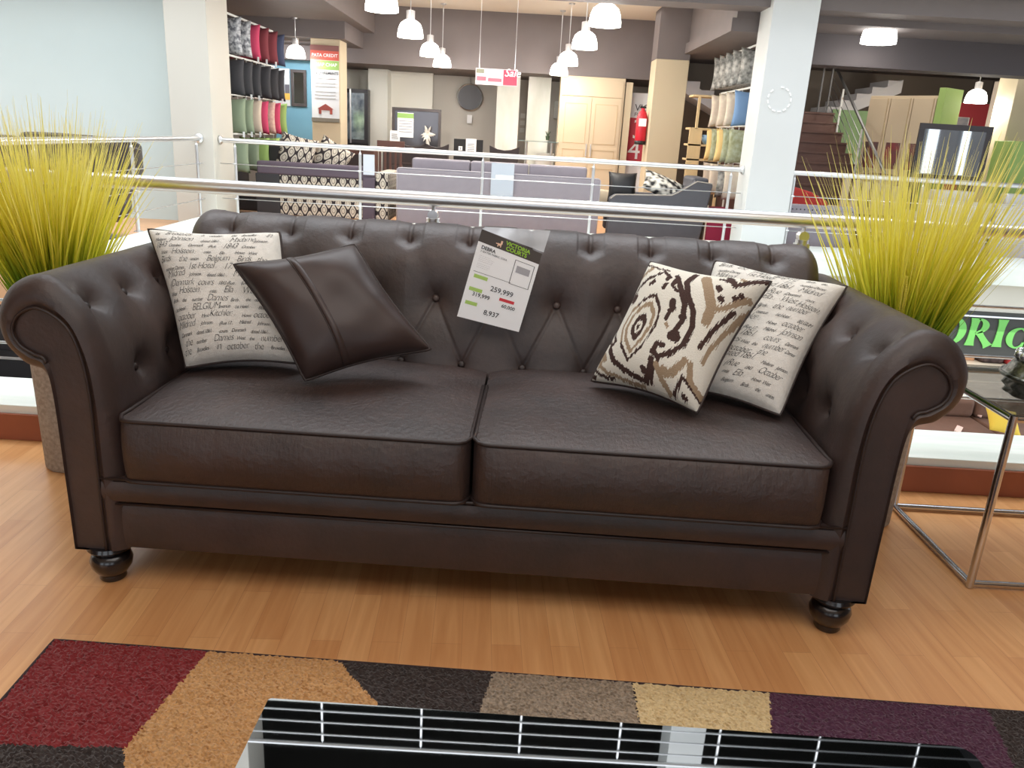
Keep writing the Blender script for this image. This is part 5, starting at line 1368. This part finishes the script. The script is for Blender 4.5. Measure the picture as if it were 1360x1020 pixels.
# another dark piece further left
t = thing('dark_lounge_chair', 'dark lounge chair cropped by the left edge behind the grass', 'armchair', (-5.9, 8.4, 0))
boxpart('back', t, -6.5, -5.35, 8.5, 8.7, .2, 1.03, lea2, .05); boxpart('seat', t, -6.5, -5.35, 7.9, 8.5, .15, .5, lea2, .05); boxpart('arm', t, -5.5, -5.33, 7.9, 8.5, .1, .7, lea2, .04)
for x in (-6.4, -5.45):
    for y in (7.97, 8.6): boxpart('foot', t, x-.03, x+.03, y-.03, y+.03, 0.003, .16, black, .004)
# ================================================================== LOWER FLOOR ITEMS
bls = mat('brown_suede_lower', (112, 86, 74), .85, var=.06)
LZ = -3.4
def LS(label, x0, x1, y0, h=.85): return None
t = thing('brown_corner_sofa', 'brown sofa on the floor below with price tags and a yellow cushion', 'sofa', (8.5, 12.4, LZ))
def at_l(px, py, z): return atz(px, py, z)
bX0, bX1, bY = 6.4, 10.7, 13.0
boxpart('seat', t, bX0, bX1, bY-1.2, bY, LZ, -2.95, bls, .06)
boxpart('back', t, bX0, bX1, bY, bY+.3, LZ, -2.62, bls, .08)
for i in range(3): boxpart('seat_cushion', t, bX0+.1+1.38*i, bX0+1.45+1.38*i, bY-1.22, bY, -2.95, -2.84, bls, .05)
for i in range(3): boxpart('back_cushion', t, bX0+.1+1.38*i, bX0+1.45+1.38*i, bY-.25, bY+.0, -2.85, -2.52, bls, .08)
def flat_quad(name, label, cat, pts, m, z):
    P = [atz(x, y, z) for x, y in pts]; bm = BM()
    A = [bm.verts.new(p) for p in P]; B = [bm.verts.new(p+Vector((0, 0, .02))) for p in P]
    bm.faces.new(A); bm.faces.new(B)
    for i in range(len(P)): bm.faces.new((A[i], A[(i+1) % len(P)], B[(i+1) % len(P)], B[i]))
    return tag(new_obj(name, bm, m), label, cat)
pinkp = mat('pink_white_paper', (232, 206, 200), .6)
flat_quad('price_tag', 'pinkish price sheet on the lower brown sofa, left of the yellow cushion', 'price tag', [(1298, 532), (1312, 538), (1303, 555), (1289, 547)], pinkp, -2.80)
flat_quad('price_tag', 'small pinkish price sheet low on the brown sofa near the white kerb', 'price tag', [(1271, 566), (1279, 569), (1275, 576), (1267, 573)], pinkp, -2.80)
c = atz(1334, 562, -2.62); o = std_pillow('mustard yellow cushion on the brown sofa of the floor below', (c.x, c.y+.05, -2.60), .55, .5, .18, mat('mustard_yellow', (216, 190, 72), .85), rx=-.9, ry=.2)
# items beneath the sign
a = aty(1200, 470, 19.0); b = aty(1298, 462, 19.0)
t = thing('cardboard_box', 'tan cardboard box on the floor below the green lettered sign', 'box', (b.x-1, 19.2, LZ))
boxpart('carton', t, b.x-2.0, b.x, 19.0, 20.0, LZ, b.z+.05, mat('cardboard', (196, 148, 110), .8), .01); boxpart('flap', t, b.x-2.0, b.x, 18.97, 19.0, b.z-.1, b.z+.06, MATS['cardboard'], .004)
t = thing('red_daybed', 'dark red sofa on the floor below the green lettered sign', 'sofa', (b.x+1.4, 19.4, LZ))
boxpart('back', t, b.x+.65, b.x+3.2, 19.4, 19.8, LZ, b.z-.02, mat('deep_red', (156, 44, 44), .7), .08); boxpart('seat', t, b.x+.65, b.x+3.2, 18.7, 19.4, LZ, -3.0, MATS['deep_red'], .06)
boxpart('side', t, b.x+.06, b.x+.63, 18.8, 19.8, LZ, b.z, mat('dark_fur', (70, 56, 54), .95, var=.5, vscale=10), .08)
# left side lower floor
t = thing('white_display_bed', 'white covered display bed on the floor below, left of the sofa', 'bed', (-5, 8, LZ))
a = atz(0, 420, -2.6); boxpart('mattress', t, -8.8, -4.2, 7.6, 9.6, -3.2, -2.6, white, .1); boxpart('bed_base', t, -8.8, -4.2, 7.6, 9.6, LZ, -3.2, black, .02)
boxpart('folded_throw', t, -8.8, -4.2, 7.3, 8.0, -2.62, -2.5, plum, .04)
t = thing('dark_tv_unit', 'dark glossy cabinet on the floor below at the left edge', 'cabinet', (-6.5, 10.5, LZ)); boxpart('body', t, -8.8, -4.4, 10.6, 11.2, LZ, -1.2, dk, .02); boxpart('shelf', t, -8.8, -4.4, 10.3, 10.6, -2.0, -1.95, steel, .01)
# ================================================================== LIGHT
w = bpy.data.worlds.new('world'); S.world = w; w.use_nodes = True
bg = w.node_tree.nodes['Background']; bg.inputs[0].default_value = (0.86, 0.93, 1.0, 1); bg.inputs[1].default_value = 2.0
def area(name, loc, rot, sx, sy, e, col=(1, 1, 1)):
    l = bpy.data.lights.new(name, 'AREA'); l.shape = 'RECTANGLE'; l.size = sx; l.size_y = sy; l.energy = e; l.color = col
    o = bpy.data.objects.new(name, l); COL.objects.link(o); o.location = loc; o.rotation_euler = rot; return o
area('skylight', (0, 6.4, 10.8), (0, 0, 0), 14, 5.5, 1100, (.95, .975, 1))
area('showroom_fill_panel', (0, 12.6, 3.25), (0, 0, 0), 4, 4, 60, (1, .96, .92))  # added fill panel below the white recess; no fitting seen there
area('right_area_light', (6, 13.2, 2.78), (0, 0, 0), 3, 2.5, 45, (1, .93, .84))  # plain area light under the right soffit, no fitting modelled
area('left_area_light', (-6, 9.5, 4.0), (0, 0, 0), 4, 4, 120, (.95, .97, 1))  # plain area light above the left walkway, without any fitting
area('blue_wall_fill', (-4.1, 14.2, 2.55), (radians(25), 0, 0), .8, .3, 25, (.97, .98, 1))  # added to brighten the blue wall; no spotlights hang here
area('lower_floor_rear_fill', (5, 18, -.6), (0, 0, 0), 14, 6, 420, (1, .95, .88))  # second panel added to brighten the lower floor, hidden behind the fascia
area('lower_floor_area_light', (2, 11, -.6), (0, 0, 0), 12, 6, 260, (1, .95, .88))  # broad area light under the slab; no lamp bodies modelled
area('near_fill_panel', (0.3, .4, 3.05), (0, 0, 0), 3.5, 2.5, 60, (1, .96, .92))  # unseen fill panel added overhead to lift the foreground
S.view_settings.view_transform = 'Standard'; S.view_settings.look = 'None'; S.view_settings.gamma = 1; S.view_settings.use_curve_mapping = False
S.view_settings.exposure = 0.0
S.cycles.max_bounces = 8
try: S.cycles.use_denoising = True
except Exception: pass
